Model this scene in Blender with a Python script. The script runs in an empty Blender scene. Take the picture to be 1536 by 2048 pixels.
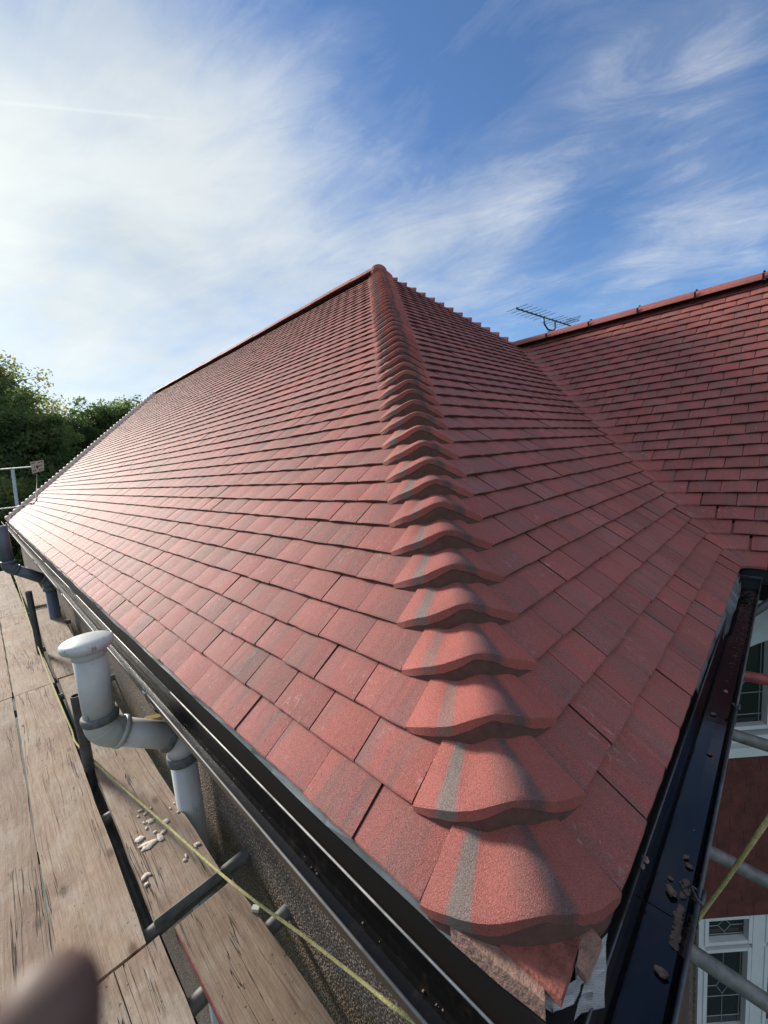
import bpy, bmesh, math, random
import numpy as np
from mathutils import Vector, Matrix
R = math.radians
random.seed(7); rng = np.random.default_rng(7)
S = bpy.context.scene
COL = S.collection

# ------------------------------------------------------------------ camera
cam_d = bpy.data.cameras.new('camera'); cam = bpy.data.objects.new('camera', cam_d); COL.objects.link(cam)
S.camera = cam
YAW, PIT, ROL = 0.7804, -0.1282, -0.0792
f_ = Vector((math.sin(YAW)*math.cos(PIT), math.cos(YAW)*math.cos(PIT), math.sin(PIT)))
r_ = Vector((math.cos(YAW), -math.sin(YAW), 0)); u_ = r_.cross(f_)
r2 = r_*math.cos(ROL) + u_*math.sin(ROL); u2 = -r_*math.sin(ROL) + u_*math.cos(ROL)
CAM = Vector((-0.3992, -0.1637, 0.6997))
cam.matrix_world = Matrix(((r2.x, u2.x, -f_.x, CAM.x), (r2.y, u2.y, -f_.y, CAM.y), (r2.z, u2.z, -f_.z, CAM.z), (0, 0, 0, 1)))
cam_d.sensor_fit = 'VERTICAL'; cam_d.sensor_height = 36; cam_d.sensor_width = 27
cam_d.lens = 811.2/2048*36
cam_d.clip_start = 0.01; cam_d.clip_end = 3000
cam_d.dof.use_dof = True; cam_d.dof.focus_distance = 1.5; cam_d.dof.aperture_fstop = 7.5

# ------------------------------------------------------------------ sky and sun
SUN_AZ = R(-13)      # from +Y, negative = towards -X
SUN_EL = R(23)
sd = Vector((math.sin(SUN_AZ)*math.cos(SUN_EL), math.cos(SUN_AZ)*math.cos(SUN_EL), math.sin(SUN_EL)))
W = bpy.data.worlds.new('World'); S.world = W; W.use_nodes = True
nt = W.node_tree; N = nt.nodes; L = nt.links
for n in list(N): N.remove(n)
def nd(tree, typ, **kw):
    n = tree.nodes.new(typ)
    for k, v in kw.items():
        if k.startswith('i_'):
            key = k[2:]
            key = int(key) if key.isdigit() else key.replace('_', ' ')
            n.inputs[key].default_value = v
        else: setattr(n, k, v)
    return n
def math_(tree, op, a, b=None, clamp=False):
    n = tree.nodes.new('ShaderNodeMath'); n.operation = op; n.use_clamp = clamp
    for i, v in enumerate((a, b)):
        if v is None: continue
        if isinstance(v, (int, float)): n.inputs[i].default_value = v
        else: tree.links.new(v, n.inputs[i])
    return n.outputs[0]
def mix_(tree, fac, a, b, blend='MIX'):
    n = tree.nodes.new('ShaderNodeMix'); n.data_type = 'RGBA'; n.blend_type = blend
    for s, v in ((0, fac), (6, a), (7, b)):
        if isinstance(v, (int, float)): n.inputs[s].default_value = v
        elif isinstance(v, tuple): n.inputs[s].default_value = v if len(v) == 4 else (*v, 1)
        else: tree.links.new(v, n.inputs[s])
    return n.outputs[2]
def ramp_(tree, fac, stops):
    n = tree.nodes.new('ShaderNodeValToRGB'); cr = n.color_ramp
    while len(cr.elements) > 1: cr.elements.remove(cr.elements[-1])
    cr.elements[0].position = stops[0][0]; cr.elements[0].color = (*stops[0][1], 1)
    for p, c in stops[1:]:
        e = cr.elements.new(p); e.color = (*c, 1)
    tree.links.new(fac, n.inputs[0]); return n.outputs[0]
sky = nd(nt, 'ShaderNodeTexSky', sky_type='NISHITA', sun_disc=False, sun_elevation=SUN_EL, sun_rotation=SUN_AZ,
         altitude=50, air_density=1.0, dust_density=0.6, ozone_density=2.0)
tc = nd(nt, 'ShaderNodeTexCoord')
nrm = nd(nt, 'ShaderNodeVectorMath', operation='NORMALIZE'); L.new(tc.outputs['Generated'], nrm.inputs[0])
sep = nd(nt, 'ShaderNodeSeparateXYZ'); L.new(nrm.outputs[0], sep.inputs[0])
zc = math_(nt, 'ADD', math_(nt, 'MAXIMUM', sep.outputs[2], 0.0), 0.22)
cmb = nd(nt, 'ShaderNodeCombineXYZ')
L.new(math_(nt, 'DIVIDE', sep.outputs[0], zc), cmb.inputs[0]); L.new(math_(nt, 'DIVIDE', sep.outputs[1], zc), cmb.inputs[1])
# soft cirrus: stretched, warped noise on a high flat layer
def cloud(scale, stretch, rot, detail, rough, dist, seed):
    m0 = nd(nt, 'ShaderNodeMapping'); m0.inputs['Rotation'].default_value = (0, 0, rot); L.new(cmb.outputs[0], m0.inputs[0])
    m = nd(nt, 'ShaderNodeMapping'); m.inputs['Scale'].default_value = (scale*stretch, scale, 1); m.inputs['Location'].default_value = (seed, seed*.7, 0)
    L.new(m0.outputs[0], m.inputs[0])
    n = nd(nt, 'ShaderNodeTexNoise', i_Detail=detail, i_Roughness=rough, i_Distortion=dist, i_Scale=1.0)
    L.new(m.outputs[0], n.inputs['Vector']); return n.outputs[0]
c1 = cloud(3.0, 0.45, R(66), 7, 0.56, 0.35, 3.1)
c2 = cloud(6.5, 0.42, R(72), 10, 0.68, 0.9, 11.7)
c3 = cloud(1.6, 0.8, R(20), 5, 0.55, 0.4, 5.3)
dn = nd(nt, 'ShaderNodeVectorMath', operation='DOT_PRODUCT'); L.new(nrm.outputs[0], dn.inputs[0])
bank = Vector((math.sin(R(-14))*math.cos(R(19)), math.cos(R(-14))*math.cos(R(19)), math.sin(R(19)))); dn.inputs[1].default_value = bank
sund = dn.outputs['Value']
# where the cloud banks lie (directions in the sky; last two unseen, added behind camera for fill) : direction, size, weight
bias = None
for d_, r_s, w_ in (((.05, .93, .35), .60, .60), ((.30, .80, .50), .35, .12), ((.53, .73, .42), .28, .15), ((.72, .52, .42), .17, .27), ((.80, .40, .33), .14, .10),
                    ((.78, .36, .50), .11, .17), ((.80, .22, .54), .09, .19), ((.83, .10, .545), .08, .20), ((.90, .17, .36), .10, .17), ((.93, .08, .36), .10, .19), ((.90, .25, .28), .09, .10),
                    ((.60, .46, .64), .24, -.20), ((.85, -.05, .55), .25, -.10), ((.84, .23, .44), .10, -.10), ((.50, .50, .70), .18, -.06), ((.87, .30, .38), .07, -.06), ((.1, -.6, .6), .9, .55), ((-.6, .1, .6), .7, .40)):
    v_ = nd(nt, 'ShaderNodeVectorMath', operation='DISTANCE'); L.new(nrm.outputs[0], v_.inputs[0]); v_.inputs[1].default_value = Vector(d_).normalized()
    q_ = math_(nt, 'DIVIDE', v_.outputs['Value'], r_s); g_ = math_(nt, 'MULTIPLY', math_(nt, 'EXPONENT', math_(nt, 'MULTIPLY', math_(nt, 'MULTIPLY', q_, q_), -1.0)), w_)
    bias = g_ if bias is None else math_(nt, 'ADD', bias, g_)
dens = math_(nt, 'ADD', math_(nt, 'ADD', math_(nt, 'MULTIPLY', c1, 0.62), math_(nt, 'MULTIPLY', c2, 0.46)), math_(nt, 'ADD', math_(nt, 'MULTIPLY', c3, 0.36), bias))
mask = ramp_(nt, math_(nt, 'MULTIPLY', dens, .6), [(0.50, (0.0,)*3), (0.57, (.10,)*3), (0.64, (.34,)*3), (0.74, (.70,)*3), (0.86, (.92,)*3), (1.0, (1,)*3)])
glow = ramp_(nt, sund, [(0.0, (4.8, 4.7, 4.6)), (0.40, (3.7, 3.9, 4.05)), (0.66, (3.5, 3.75, 3.9)), (0.82, (3.65, 3.9, 3.95)), (0.93, (4.1, 4.35, 4.3)), (1.0, (5.2, 5.35, 5.0))])  # low end raised so the added clouds behind the camera give fill light
shade = ramp_(nt, math_(nt, 'ADD', math_(nt, 'MULTIPLY', c3, .6), math_(nt, 'MULTIPLY', c1, .4)), [(0.36, (0.78, .82, .86)), (0.60, (1.08, 1.08, 1.07))])
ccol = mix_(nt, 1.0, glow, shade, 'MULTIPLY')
CC = ccol
ct = [Vector((math.sin(0), 0, 0))]*0
_d1 = (r2*((28-768)/811.2) + u2*(-(207-1024)/811.2) + f_).normalized(); _d2 = (r2*((350-768)/811.2) + u2*(-(238-1024)/811.2) + f_).normalized()
_n = _d1.cross(_d2).normalized(); _m = (_d1+_d2*.6).normalized()
t1 = nd(nt, 'ShaderNodeVectorMath', operation='DOT_PRODUCT'); L.new(nrm.outputs[0], t1.inputs[0]); t1.inputs[1].default_value = _n
t2 = nd(nt, 'ShaderNodeVectorMath', operation='DISTANCE'); L.new(nrm.outputs[0], t2.inputs[0]); t2.inputs[1].default_value = _m
trail = math_(nt, 'MULTIPLY', math_(nt, 'EXPONENT', math_(nt, 'MULTIPLY', math_(nt, 'POWER', math_(nt, 'DIVIDE', math_(nt, 'ABSOLUTE', t1.outputs['Value']), .0020), 2.0), -1.0)),
              math_(nt, 'EXPONENT', math_(nt, 'MULTIPLY', math_(nt, 'POWER', math_(nt, 'DIVIDE', t2.outputs['Value'], .13), 4.0), -1.0)))
skyt = mix_(nt, 1.0, sky.outputs[0], (0.56, 0.70, 0.88), 'MULTIPLY')
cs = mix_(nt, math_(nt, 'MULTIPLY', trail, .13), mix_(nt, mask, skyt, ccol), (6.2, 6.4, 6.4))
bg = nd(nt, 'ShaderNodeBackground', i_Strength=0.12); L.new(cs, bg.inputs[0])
out = nd(nt, 'ShaderNodeOutputWorld'); L.new(bg.outputs[0], out.inputs[0])

sl = bpy.data.lights.new('sun', 'SUN'); sl.energy = 3.8; sl.angle = R(9); sl.color = (1.0, 0.93, 0.82)
so = bpy.data.objects.new('sun', sl); COL.objects.link(so)
so.rotation_mode = 'QUATERNION'; so.rotation_quaternion = sd.to_track_quat('Z', 'Y')
S.view_settings.view_transform = 'Standard'; S.view_settings.look = 'None'
S.view_settings.exposure = 0.78; S.view_settings.gamma = 1.0; S.view_settings.use_curve_mapping = False

# ------------------------------------------------------------------ materials
def mat(name):
    m = bpy.data.materials.new(name); m.use_nodes = True
    t = m.node_tree; b = t.nodes['Principled BSDF']
    return m, t, b
def noise(t, vec, scale, detail=4, rough=.55, dist=0, dim='3D'):
    n = nd(t, 'ShaderNodeTexNoise', i_Scale=scale, i_Detail=detail, i_Roughness=rough, i_Distortion=dist); n.noise_dimensions = dim
    if vec is not None: t.links.new(vec, n.inputs['Vector'])
    return n.outputs[0]
def bump(t, b, h, strength, dist, prev=None):
    n = nd(t, 'ShaderNodeBump', i_Strength=strength, i_Distance=dist); t.links.new(h, n.inputs['Height'])
    if prev is not None: t.links.new(prev, n.inputs['Normal'])
    t.links.new(n.outputs[0], b.inputs['Normal']); return n.outputs[0]
def scalev(t, vec, s, loc=None):
    m = nd(t, 'ShaderNodeMapping'); m.inputs['Scale'].default_value = s
    t.links.new(vec, m.inputs[0])
    if loc is not None: t.links.new(loc, m.inputs['Location'])
    return m.outputs[0]
def simple(name, col, rough=.6, metal=0, spec=.5, nscale=0, namp=.25, bscale=0, bstr=.3, bdist=.002, obj=False):
    m, t, b = mat(name)
    b.inputs['Roughness'].default_value = rough; b.inputs['Metallic'].default_value = metal; b.inputs['Specular IOR Level'].default_value = spec
    g = nd(t, 'ShaderNodeNewGeometry')
    if nscale:
        c = mix_(t, 1.0, (*col, 1), ramp_(t, noise(t, g.outputs['Position'], nscale, 5, .6), [(.28, (1-namp,)*3), (.72, (1+namp,)*3)]), 'MULTIPLY')
        t.links.new(c, b.inputs['Base Color'])
    else: b.inputs['Base Color'].default_value = (*col, 1)
    if bscale: bump(t, b, noise(t, g.outputs['Position'], bscale, 4, .6), bstr, bdist)
    return m
def tile_mat(name, red, red2, grey, bonnet=False):
    m, t, b = mat(name)
    g = nd(t, 'ShaderNodeNewGeometry'); oi = nd(t, 'ShaderNodeObjectInfo'); uv = nd(t, 'ShaderNodeUVMap', uv_map='UVMap')
    at = nd(t, 'ShaderNodeAttribute', attribute_name='tid')
    rnd = math_(t, 'FRACT', math_(t, 'ADD', oi.outputs['Random'], at.outputs['Fac']))
    pos = g.outputs['Position']
    off = nd(t, 'ShaderNodeCombineXYZ'); t.links.new(math_(t, 'MULTIPLY', rnd, 91.0), off.inputs[0]); t.links.new(math_(t, 'MULTIPLY', rnd, 37.0), off.inputs[1])
    # colour streaks that run down the slope
    st = noise(t, scalev(t, uv.outputs[0], (17, 2.2, 1), off.outputs[0]), 1.0, 2, .5, .3)
    st2 = noise(t, scalev(t, uv.outputs[0], (38, 3.0, 1), off.outputs[0]), 1.0, 2, .5, .2)
    per = math_(t, 'SUBTRACT', math_(t, 'MULTIPLY', rnd, 0.16), 0.08)
    s1 = ramp_(t, math_(t, 'ADD', st, per), [(0.45, (.04,)*3), (0.70, (.62,)*3)])
    s2 = ramp_(t, st2, [(0.56, (0,)*3), (0.72, (.32,)*3)])
    base = mix_(t, math_(t, 'FRACT', math_(t, 'MULTIPLY', rnd, 7.31)), red, red2)
    if bonnet:
        sx = nd(t, 'ShaderNodeSeparateXYZ'); t.links.new(uv.outputs[0], sx.inputs[0])
        jit = math_(t, 'MULTIPLY', math_(t, 'SUBTRACT', math_(t, 'FRACT', math_(t, 'MULTIPLY', rnd, 13.7)), .5), .11)
        wob = math_(t, 'MULTIPLY', math_(t, 'SUBTRACT', noise(t, pos, 14, 2), .5), .04)
        u = math_(t, 'ADD', math_(t, 'ADD', sx.outputs[0], jit), wob)
        def band(c, w, soft):
            d = math_(t, 'ABSOLUTE', math_(t, 'SUBTRACT', u, c))
            return math_(t, 'SUBTRACT', 1.0, math_(t, 'DIVIDE', math_(t, 'SUBTRACT', d, w), soft), True) if False else \
                   math_(t, 'SUBTRACT', 1.0, math_(t, 'MULTIPLY', math_(t, 'MAXIMUM', math_(t, 'SUBTRACT', d, w), 0.0), 1/soft), True)
        base = mix_(t, math_(t, 'MULTIPLY', band(.215, .034, .034), ramp_(t, math_(t, 'FRACT', math_(t, 'MULTIPLY', rnd, 5.9)), [(0, (.45,)*3), (.6, (.9,)*3)])), base, (0.17, .145, .128))
        base = mix_(t, math_(t, 'MULTIPLY', band(.67, .025, .06), .85), base, (0.095, .068, .068))
        base = mix_(t, math_(t, 'MULTIPLY', band(.56, .05, .08), .45), base, grey)
    else:
        base = mix_(t, s1, base, grey)
        base = mix_(t, s2, base, tuple(c*.55 for c in grey))
    # broad weather tone and fine sand grain
    br = noise(t, pos, 2.3, 3)
    base = mix_(t, 1.0, base, ramp_(t, br, [(.3, (.86,)*3), (.7, (1.12,)*3)]), 'MULTIPLY')
    bt = math_(t, 'ADD', .90, math_(t, 'MULTIPLY', math_(t, 'FRACT', math_(t, 'MULTIPLY', rnd, 23.1)), .2))
    cb = nd(t, 'ShaderNodeCombineXYZ')
    for i in range(3): t.links.new(bt, cb.inputs[i])
    base = mix_(t, 1.0, base, cb.outputs[0], 'MULTIPLY')
    gr = noise(t, pos, 560, 2, .7)
    base = mix_(t, 1.0, base, ramp_(t, gr, [(.3, (.55,)*3), (.5, (1,)*3), (.72, (1.65,)*3)]), 'MULTIPLY')
    pit = noise(t, pos, 95, 2, .5)
    base = mix_(t, ramp_(t, pit, [(.22, (.6,)*3), (.29, (0,)*3)]), base, (.07, .035, .03))
    # chalky scuffs
    sc = math_(t, 'MULTIPLY', ramp_(t, noise(t, pos, 7, 2), [(.50, (0,)*3), (.62, (1,)*3)]), ramp_(t, noise(t, scalev(t, uv.outputs[0], (75, 34, 1), off.outputs[0]), 1.0, 4, .7, 1.2), [(.57, (0,)*3), (.67, (.8,)*3)]))
    base = mix_(t, math_(t, 'MULTIPLY', sc, .06 if bonnet else .5), base, (.5, .42, .40))
    t.links.new(base, b.inputs['Base Color'])
    b.inputs['Sheen Weight'].default_value = .0; b.inputs['Sheen Roughness'].default_value = .35; b.inputs['Sheen Tint'].default_value = (1, .93, .90, 1)
    rg = ramp_(t, gr, [(.3, (.86,)*3), (.7, (.55,)*3)])
    t.links.new(rg, b.inputs['Roughness'])
    b.inputs['Specular IOR Level'].default_value = .58
    p = bump(t, b, gr, .9, .0030)
    bump(t, b, noise(t, pos, 60, 3), .25, .004, p)
    return m
M_tile = tile_mat('concrete_roof_tile', (.345, .083, .067), (.295, .084, .070), (.165, .098, .088))
M_edge = simple('raw_tile_edge_shade', (.085, .034, .028), .95, nscale=90, namp=.4, bscale=200, bstr=.7, bdist=.003)  # raw edge brown, darkened to paint in the shade along each course
M_bon = tile_mat('bonnet_tile_clay', (.36, .090, .068), (.31, .084, .068), (.18, .080, .070), True)
M_ridge = tile_mat('ridge_tile_concrete', (.33, .085, .070), (.28, .08, .07), (.20, .10, .09))
M_mortar = simple('brown_mortar', (.105, .050, .038), .95, nscale=50, namp=.22, bscale=300, bstr=.5, bdist=.0015)
M_mortar_pale = simple('pale_mortar', (.27, .16, .125), .95, nscale=40, namp=.35, bscale=120, bstr=.9, bdist=.006)
M_under = simple('red_under_tile', (.23, .075, .055), .85, nscale=50, namp=.45, bscale=150, bstr=.8, bdist=.004)
M_felt = simple('dark_felt', (.03, .03, .034), .9, nscale=9, namp=.3, bscale=30, bstr=.6, bdist=.004)
M_tray = simple('grey_eaves_tray', (.24, .27, .28), .55, nscale=12, namp=.25, bscale=20, bstr=.3, bdist=.003)
M_deck = simple('roof_underlay', (.05, .035, .035), .95)
M_tube = simple('galvanised_tube', (.16, .165, .16), .55, .35, nscale=22, namp=.4, bscale=60, bstr=.25, bdist=.001)
M_tube_pale = simple('pale_galvanised_tube', (.40, .43, .44), .5, .3, nscale=18, namp=.25)
M_tube_red = simple('red_painted_tube', (.22, .04, .04), .5, nscale=22, namp=.4)
M_tube_dk = simple('dark_tube', (.06, .065, .07), .5, .3, nscale=22, namp=.4)
M_rope = simple('yellow_rope', (.42, .39, .17), .85, nscale=90, namp=.35, bscale=260, bstr=.9, bdist=.003)
M_white = simple('white_upvc', (.62, .66, .66), .35, nscale=6, namp=.08)
M_render = simple('white_render', (.50, .54, .54), .8, nscale=7, namp=.12, bscale=90, bstr=.25, bdist=.002)
M_lead = simple('lead_strip', (.22, .24, .22), .5, .3)
M_dark = simple('black_soffit', (.008, .008, .009), .7, spec=.2)
M_brown = simple('brown_tile_hanging', (.095, .024, .017), .8, nscale=14, namp=.4, bscale=80, bstr=.4, bdist=.003)
M_brownwood = simple('weathered_brown_timber', (.08, .035, .025), .7, nscale=30, namp=.7)
M_lump = simple('dry_mortar_lump', (.22, .165, .14), .95, nscale=70, namp=.35, bscale=160, bstr=.8, bdist=.004)
M_clip = simple('zinc_clip', (.55, .55, .52), .45, .4)
M_skin = simple('skin', (.105, .056, .042), .6, nscale=40, namp=.12)
M_nail = simple('nail', (.20, .11, .095), .4)
M_ant = simple('antenna_alloy', (.045, .075, .08), .5, .4)
M_tan = simple('tan_panel', (.42, .30, .25), .8, nscale=30, namp=.12)
M_black = simple('matt_black', (.012, .012, .012), .8)
M_ground = simple('paving', (.13, .14, .135), .9, nscale=1.4, namp=.3, bscale=8, bstr=.4, bdist=.02)
M_yellow = simple('yellow_timber_offcut', (.42, .30, .10), .8, nscale=50, namp=.2)
# glass
M_glass, t, b = mat('dark_window_glass'); b.inputs['Base Color'].default_value = (.008, .016, .017, 1); b.inputs['Roughness'].default_value = .06; b.inputs['Specular IOR Level'].default_value = .72
# gutter plastic
def gutter_mat(name, col, rough, dirt):
    m, t, b = mat(name); g = nd(t, 'ShaderNodeNewGeometry'); pos = g.outputs['Position']
    d = ramp_(t, noise(t, pos, 35, 6, .7), [(.52, (0,)*3), (.72, (dirt,)*3)])
    t.links.new(mix_(t, d, (*col, 1), (.09, .065, .05)), b.inputs['Base Color'])
    t.links.new(mix_(t, d, (rough,)*3, (.7,)*3), b.inputs['Roughness']); b.inputs['Specular IOR Level'].default_value = .5 if rough < .2 else .25
    bump(t, b, noise(t, pos, 45, 4), .04, .003)
    return m
M_gut = gutter_mat('black_gutter_plastic', (.007, .007, .008), .32, .18)
M_gutB = gutter_mat('wet_black_gutter_plastic', (.006, .007, .010), .10, .10)
# grey pipe plastic
def pipe_mat(name, col, stain):
    m, t, b = mat(name); g = nd(t, 'ShaderNodeNewGeometry'); pos = g.outputs['Position']
    c = mix_(t, ramp_(t, noise(t, pos, 9, 5, .6), [(.4, (0,)*3), (.75, (.35,)*3)]), (*col, 1), tuple(x*.62 for x in col))
    s = ramp_(t, noise(t, scalev(t, pos, (26, 26, 9)), 1.0, 5, .65), [(.61, (0,)*3), (.68, (stain,)*3)])
    c = mix_(t, s, c, (.13, .095, .06))
    t.links.new(c, b.inputs['Base Color']); b.inputs['Roughness'].default_value = .42
    bump(t, b, noise(t, pos, 120, 3), .06, .001)
    return m
M_pipe = pipe_mat('grey_pvc', (.47, .485, .48), .75)
M_pipe2 = pipe_mat('grey_pvc_elbow', (.38, .40, .385), .35)
M_pipedk = pipe_mat('dark_grey_pvc', (.085, .105, .13), .3)
M_rubber = simple('pipe_seal', (.10, .11, .11), .7, nscale=60, namp=.4)
# boards
def wood_mat(dk=.80):
    m, t, b = mat('scaffold_board_timber')
    tcn = nd(t, 'ShaderNodeTexCoord'); oi = nd(t, 'ShaderNodeObjectInfo'); at = nd(t, 'ShaderNodeNewGeometry')
    off = nd(t, 'ShaderNodeCombineXYZ')
    for i, k in enumerate((53., 31., 17.)): t.links.new(math_(t, 'MULTIPLY', oi.outputs['Random'], k), off.inputs[i])
    v = nd(t, 'ShaderNodeVectorMath', operation='ADD'); t.links.new(tcn.outputs['Object'], v.inputs[0]); t.links.new(off.outputs[0], v.inputs[1])
    p = v.outputs[0]
    # grain bends round knots
    warp = noise(t, scalev(t, p, (3.0, .9, 3)), 1.0, 2)
    wv = nd(t, 'ShaderNodeCombineXYZ'); t.links.new(math_(t, 'MULTIPLY', warp, .07), wv.inputs[0])
    pw = nd(t, 'ShaderNodeVectorMath', operation='ADD'); t.links.new(p, pw.inputs[0]); t.links.new(wv.outputs[0], pw.inputs[1]); pw = pw.outputs[0]
    grain = noise(t, scalev(t, pw, (150, 4, 60)), 1.0, 5, .6)
    fine = noise(t, scalev(t, pw, (420, 14, 100)), 1.0, 3, .6)
    crack = noise(t, scalev(t, pw, (34, .8, 1)), 1.0, 3, .55)
    crk = ramp_(t, math_(t, 'ABSOLUTE', math_(t, 'SUBTRACT', crack, .5)), [(0.0, (1,)*3), (.0085, (0,)*3)])
    crm = ramp_(t, noise(t, scalev(t, p, (5, 1.3, 1)), 1.0, 2), [(.46, (0,)*3), (.54, (1,)*3)])
    crk = math_(t, 'MULTIPLY', crk, crm)
    c = ramp_(t, grain, [(.25, (.27, .185, .135)), (.5, (.40, .29, .215)), (.75, (.50, .38, .29))])
    tone = ramp_(t, oi.outputs['Random'], [(0, (.86, .84, .83)), (.5, (1, 1, 1)), (1, (1.08, 1.02, .95))])
    c = mix_(t, 1.0, c, tone, 'MULTIPLY')
    blotch = noise(t, scalev(t, p, (6, 3.2, 3)), 1.0, 5, .65)
    c = mix_(t, ramp_(t, blotch, [(.50, (0,)*3), (.70, (.65,)*3)]), c, (.25, .155, .115))
    dust = noise(t, scalev(t, p, (4, 2.2, 3)), 1.7, 6, .7)
    c = mix_(t, ramp_(t, dust, [(.50, (0,)*3), (.68, (.55,)*3)]), c, (.52, .46, .39))
    c = mix_(t, 1.0, c, ramp_(t, fine, [(.3, (.82,)*3), (.7, (1.15,)*3)]), 'MULTIPLY')
    # knots and dents
    vo = nd(t, 'ShaderNodeTexVoronoi', i_Scale=1.0); t.links.new(scalev(t, p, (7, 3.2, 3)), vo.inputs['Vector'])
    kn = ramp_(t, vo.outputs['Distance'], [(.05, (.75,)*3), (.11, (.15,)*3), (.14, (0,)*3)])
    c = mix_(t, kn, c, (.11, .062, .04))
    dents = ramp_(t, noise(t, scalev(t, p, (95, 55, 30)), 1.0, 1, .5), [(.22, (.6,)*3), (.26, (0,)*3)])
    c = mix_(t, dents, c, (.10, .07, .05))
    c = mix_(t, math_(t, 'MULTIPLY', crk, .85), c, (.055, .035, .028))
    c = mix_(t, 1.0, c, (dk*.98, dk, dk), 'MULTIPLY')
    t.links.new(c, b.inputs['Base Color']); b.inputs['Roughness'].default_value = .82; b.inputs['Specular IOR Level'].default_value = .35
    q = bump(t, b, grain, .5, .0025)
    q = bump(t, b, noise(t, scalev(t, p, (30, 12, 30)), 1.0, 5, .65), .5, .006, q)
    bump(t, b, math_(t, 'MULTIPLY', math_(t, 'ADD', crk, dents), -1.0), .8, .006, q)
    return m
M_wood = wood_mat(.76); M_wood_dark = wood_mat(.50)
M_redpaint = simple('red_board_paint', (.20, .06, .055), .75, nscale=40, namp=.5, bscale=90, bstr=.4, bdist=.002)
# pebbledash
def pebble_mat():
    m, t, b = mat('pebbledash'); g = nd(t, 'ShaderNodeNewGeometry'); pos = g.outputs['Position']
    vo = nd(t, 'ShaderNodeTexVoronoi', i_Scale=105.0, i_Randomness=1.0); t.links.new(pos, vo.inputs['Vector'])
    sx = nd(t, 'ShaderNodeSeparateColor'); t.links.new(vo.outputs['Color'], sx.inputs[0])
    c = ramp_(t, sx.outputs[0], [(0, (.12, .07, .045)), (.35, (.22, .15, .10)), (.6, (.32, .26, .19)), (.8, (.44, .39, .32)), (1, (.55, .52, .48))])
    c = mix_(t, ramp_(t, vo.outputs['Distance'], [(.35, (0,)*3), (.62, (1,)*3)]), c, (.075, .055, .042))
    c = mix_(t, 1.0, c, ramp_(t, noise(t, pos, 3, 4), [(.3, (.75,)*3), (.7, (1.15,)*3)]), 'MULTIPLY')
    t.links.new(c, b.inputs['Base Color']); b.inputs['Roughness'].default_value = .75
    h = ramp_(t, vo.outputs['Distance'], [(0, (1,)*3), (.6, (0,)*3)])
    bump(t, b, h, 1.0, .009)
    return m
M_peb = pebble_mat()
def leaf_mat():
    m, t, b = mat('leaves'); at = nd(t, 'ShaderNodeAttribute', attribute_name='tint'); oi = nd(t, 'ShaderNodeObjectInfo')
    c = ramp_(t, at.outputs['Fac'], [(0, (.060, .095, .045)), (.45, (.105, .150, .062)), (.8, (.16, .19, .08)), (1, (.24, .21, .12))])
    t.links.new(c, b.inputs['Base Color']); b.inputs['Roughness'].default_value = .6
    tr = nd(t, 'ShaderNodeBsdfTranslucent'); t.links.new(mix_(t, 1.0, c, (1.3, 1.4, .8), 'MULTIPLY'), tr.inputs[0])
    ms = nd(t, 'ShaderNodeMixShader', i_0=.68); t.links.new(b.outputs[0], ms.inputs[1]); t.links.new(tr.outputs[0], ms.inputs[2])
    t.links.new(ms.outputs[0], t.nodes['Material Output'].inputs[0]); return m
M_leaf = leaf_mat()
M_bark = simple('bark', (.07, .055, .04), .9, nscale=12, namp=.4)
M_grass = simple('grass_ground', (.05, .075, .025), .95, nscale=.6, namp=.4)

# ------------------------------------------------------------------ helpers
def link(name, me, parent=None, m=None, kind=None):
    o = bpy.data.objects.new(name, me); COL.objects.link(o)
    if parent is not None: o.parent = parent
    if m is not None and not me.materials: me.materials.append(m)
    if kind: o['kind'] = kind
    return o
def mesh(name, v, f, smooth=False, uv=None):
    me = bpy.data.meshes.new(name); me.from_pydata([tuple(p) for p in v], [], f)
    if uv is not None:
        ul = me.uv_layers.new(name='UVMap'); k = [i for p in me.polygons for i in p.vertices]
        ul.data.foreach_set('uv', np.array([uv[i] for i in k], dtype=np.float32).ravel())
    if smooth: me.polygons.foreach_set('use_smooth', [True]*len(me.polygons))
    me.update(); return me
def tag(o, label, cat, group=None, kind=None):
    o['label'] = label; o['category'] = cat
    if group: o['group'] = group
    if kind: o['kind'] = kind
    return o
def empty(name, loc, label, cat, group=None):
    o = bpy.data.objects.new(name, None); COL.objects.link(o); o.location = loc; o.empty_display_size = .05
    return tag(o, label, cat, group)
def fin(name, bm, m=None, parent=None, smooth=False, kind=None):
    me = bpy.data.meshes.new(name); bmesh.ops.recalc_face_normals(bm, faces=bm.faces[:]); bm.to_mesh(me); bm.free()
    if smooth: me.polygons.foreach_set('use_smooth', [True]*len(me.polygons))
    o = link(name, me, parent, m, kind)
    if parent is not None: o.matrix_parent_inverse = Matrix.Translation(-Vector(parent.location))
    return o
def b_box(bm, lo, hi, M=None):
    vs = [bm.verts.new((x, y, z)) for x in (lo[0], hi[0]) for y in (lo[1], hi[1]) for z in (lo[2], hi[2])]
    if M is not None:
        for v in vs: v.co = M @ v.co
    for q in ((0, 1, 3, 2), (4, 6, 7, 5), (0, 4, 5, 1), (2, 3, 7, 6), (0, 2, 6, 4), (1, 5, 7, 3)): bm.faces.new([vs[i] for i in q])
    return vs
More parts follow.
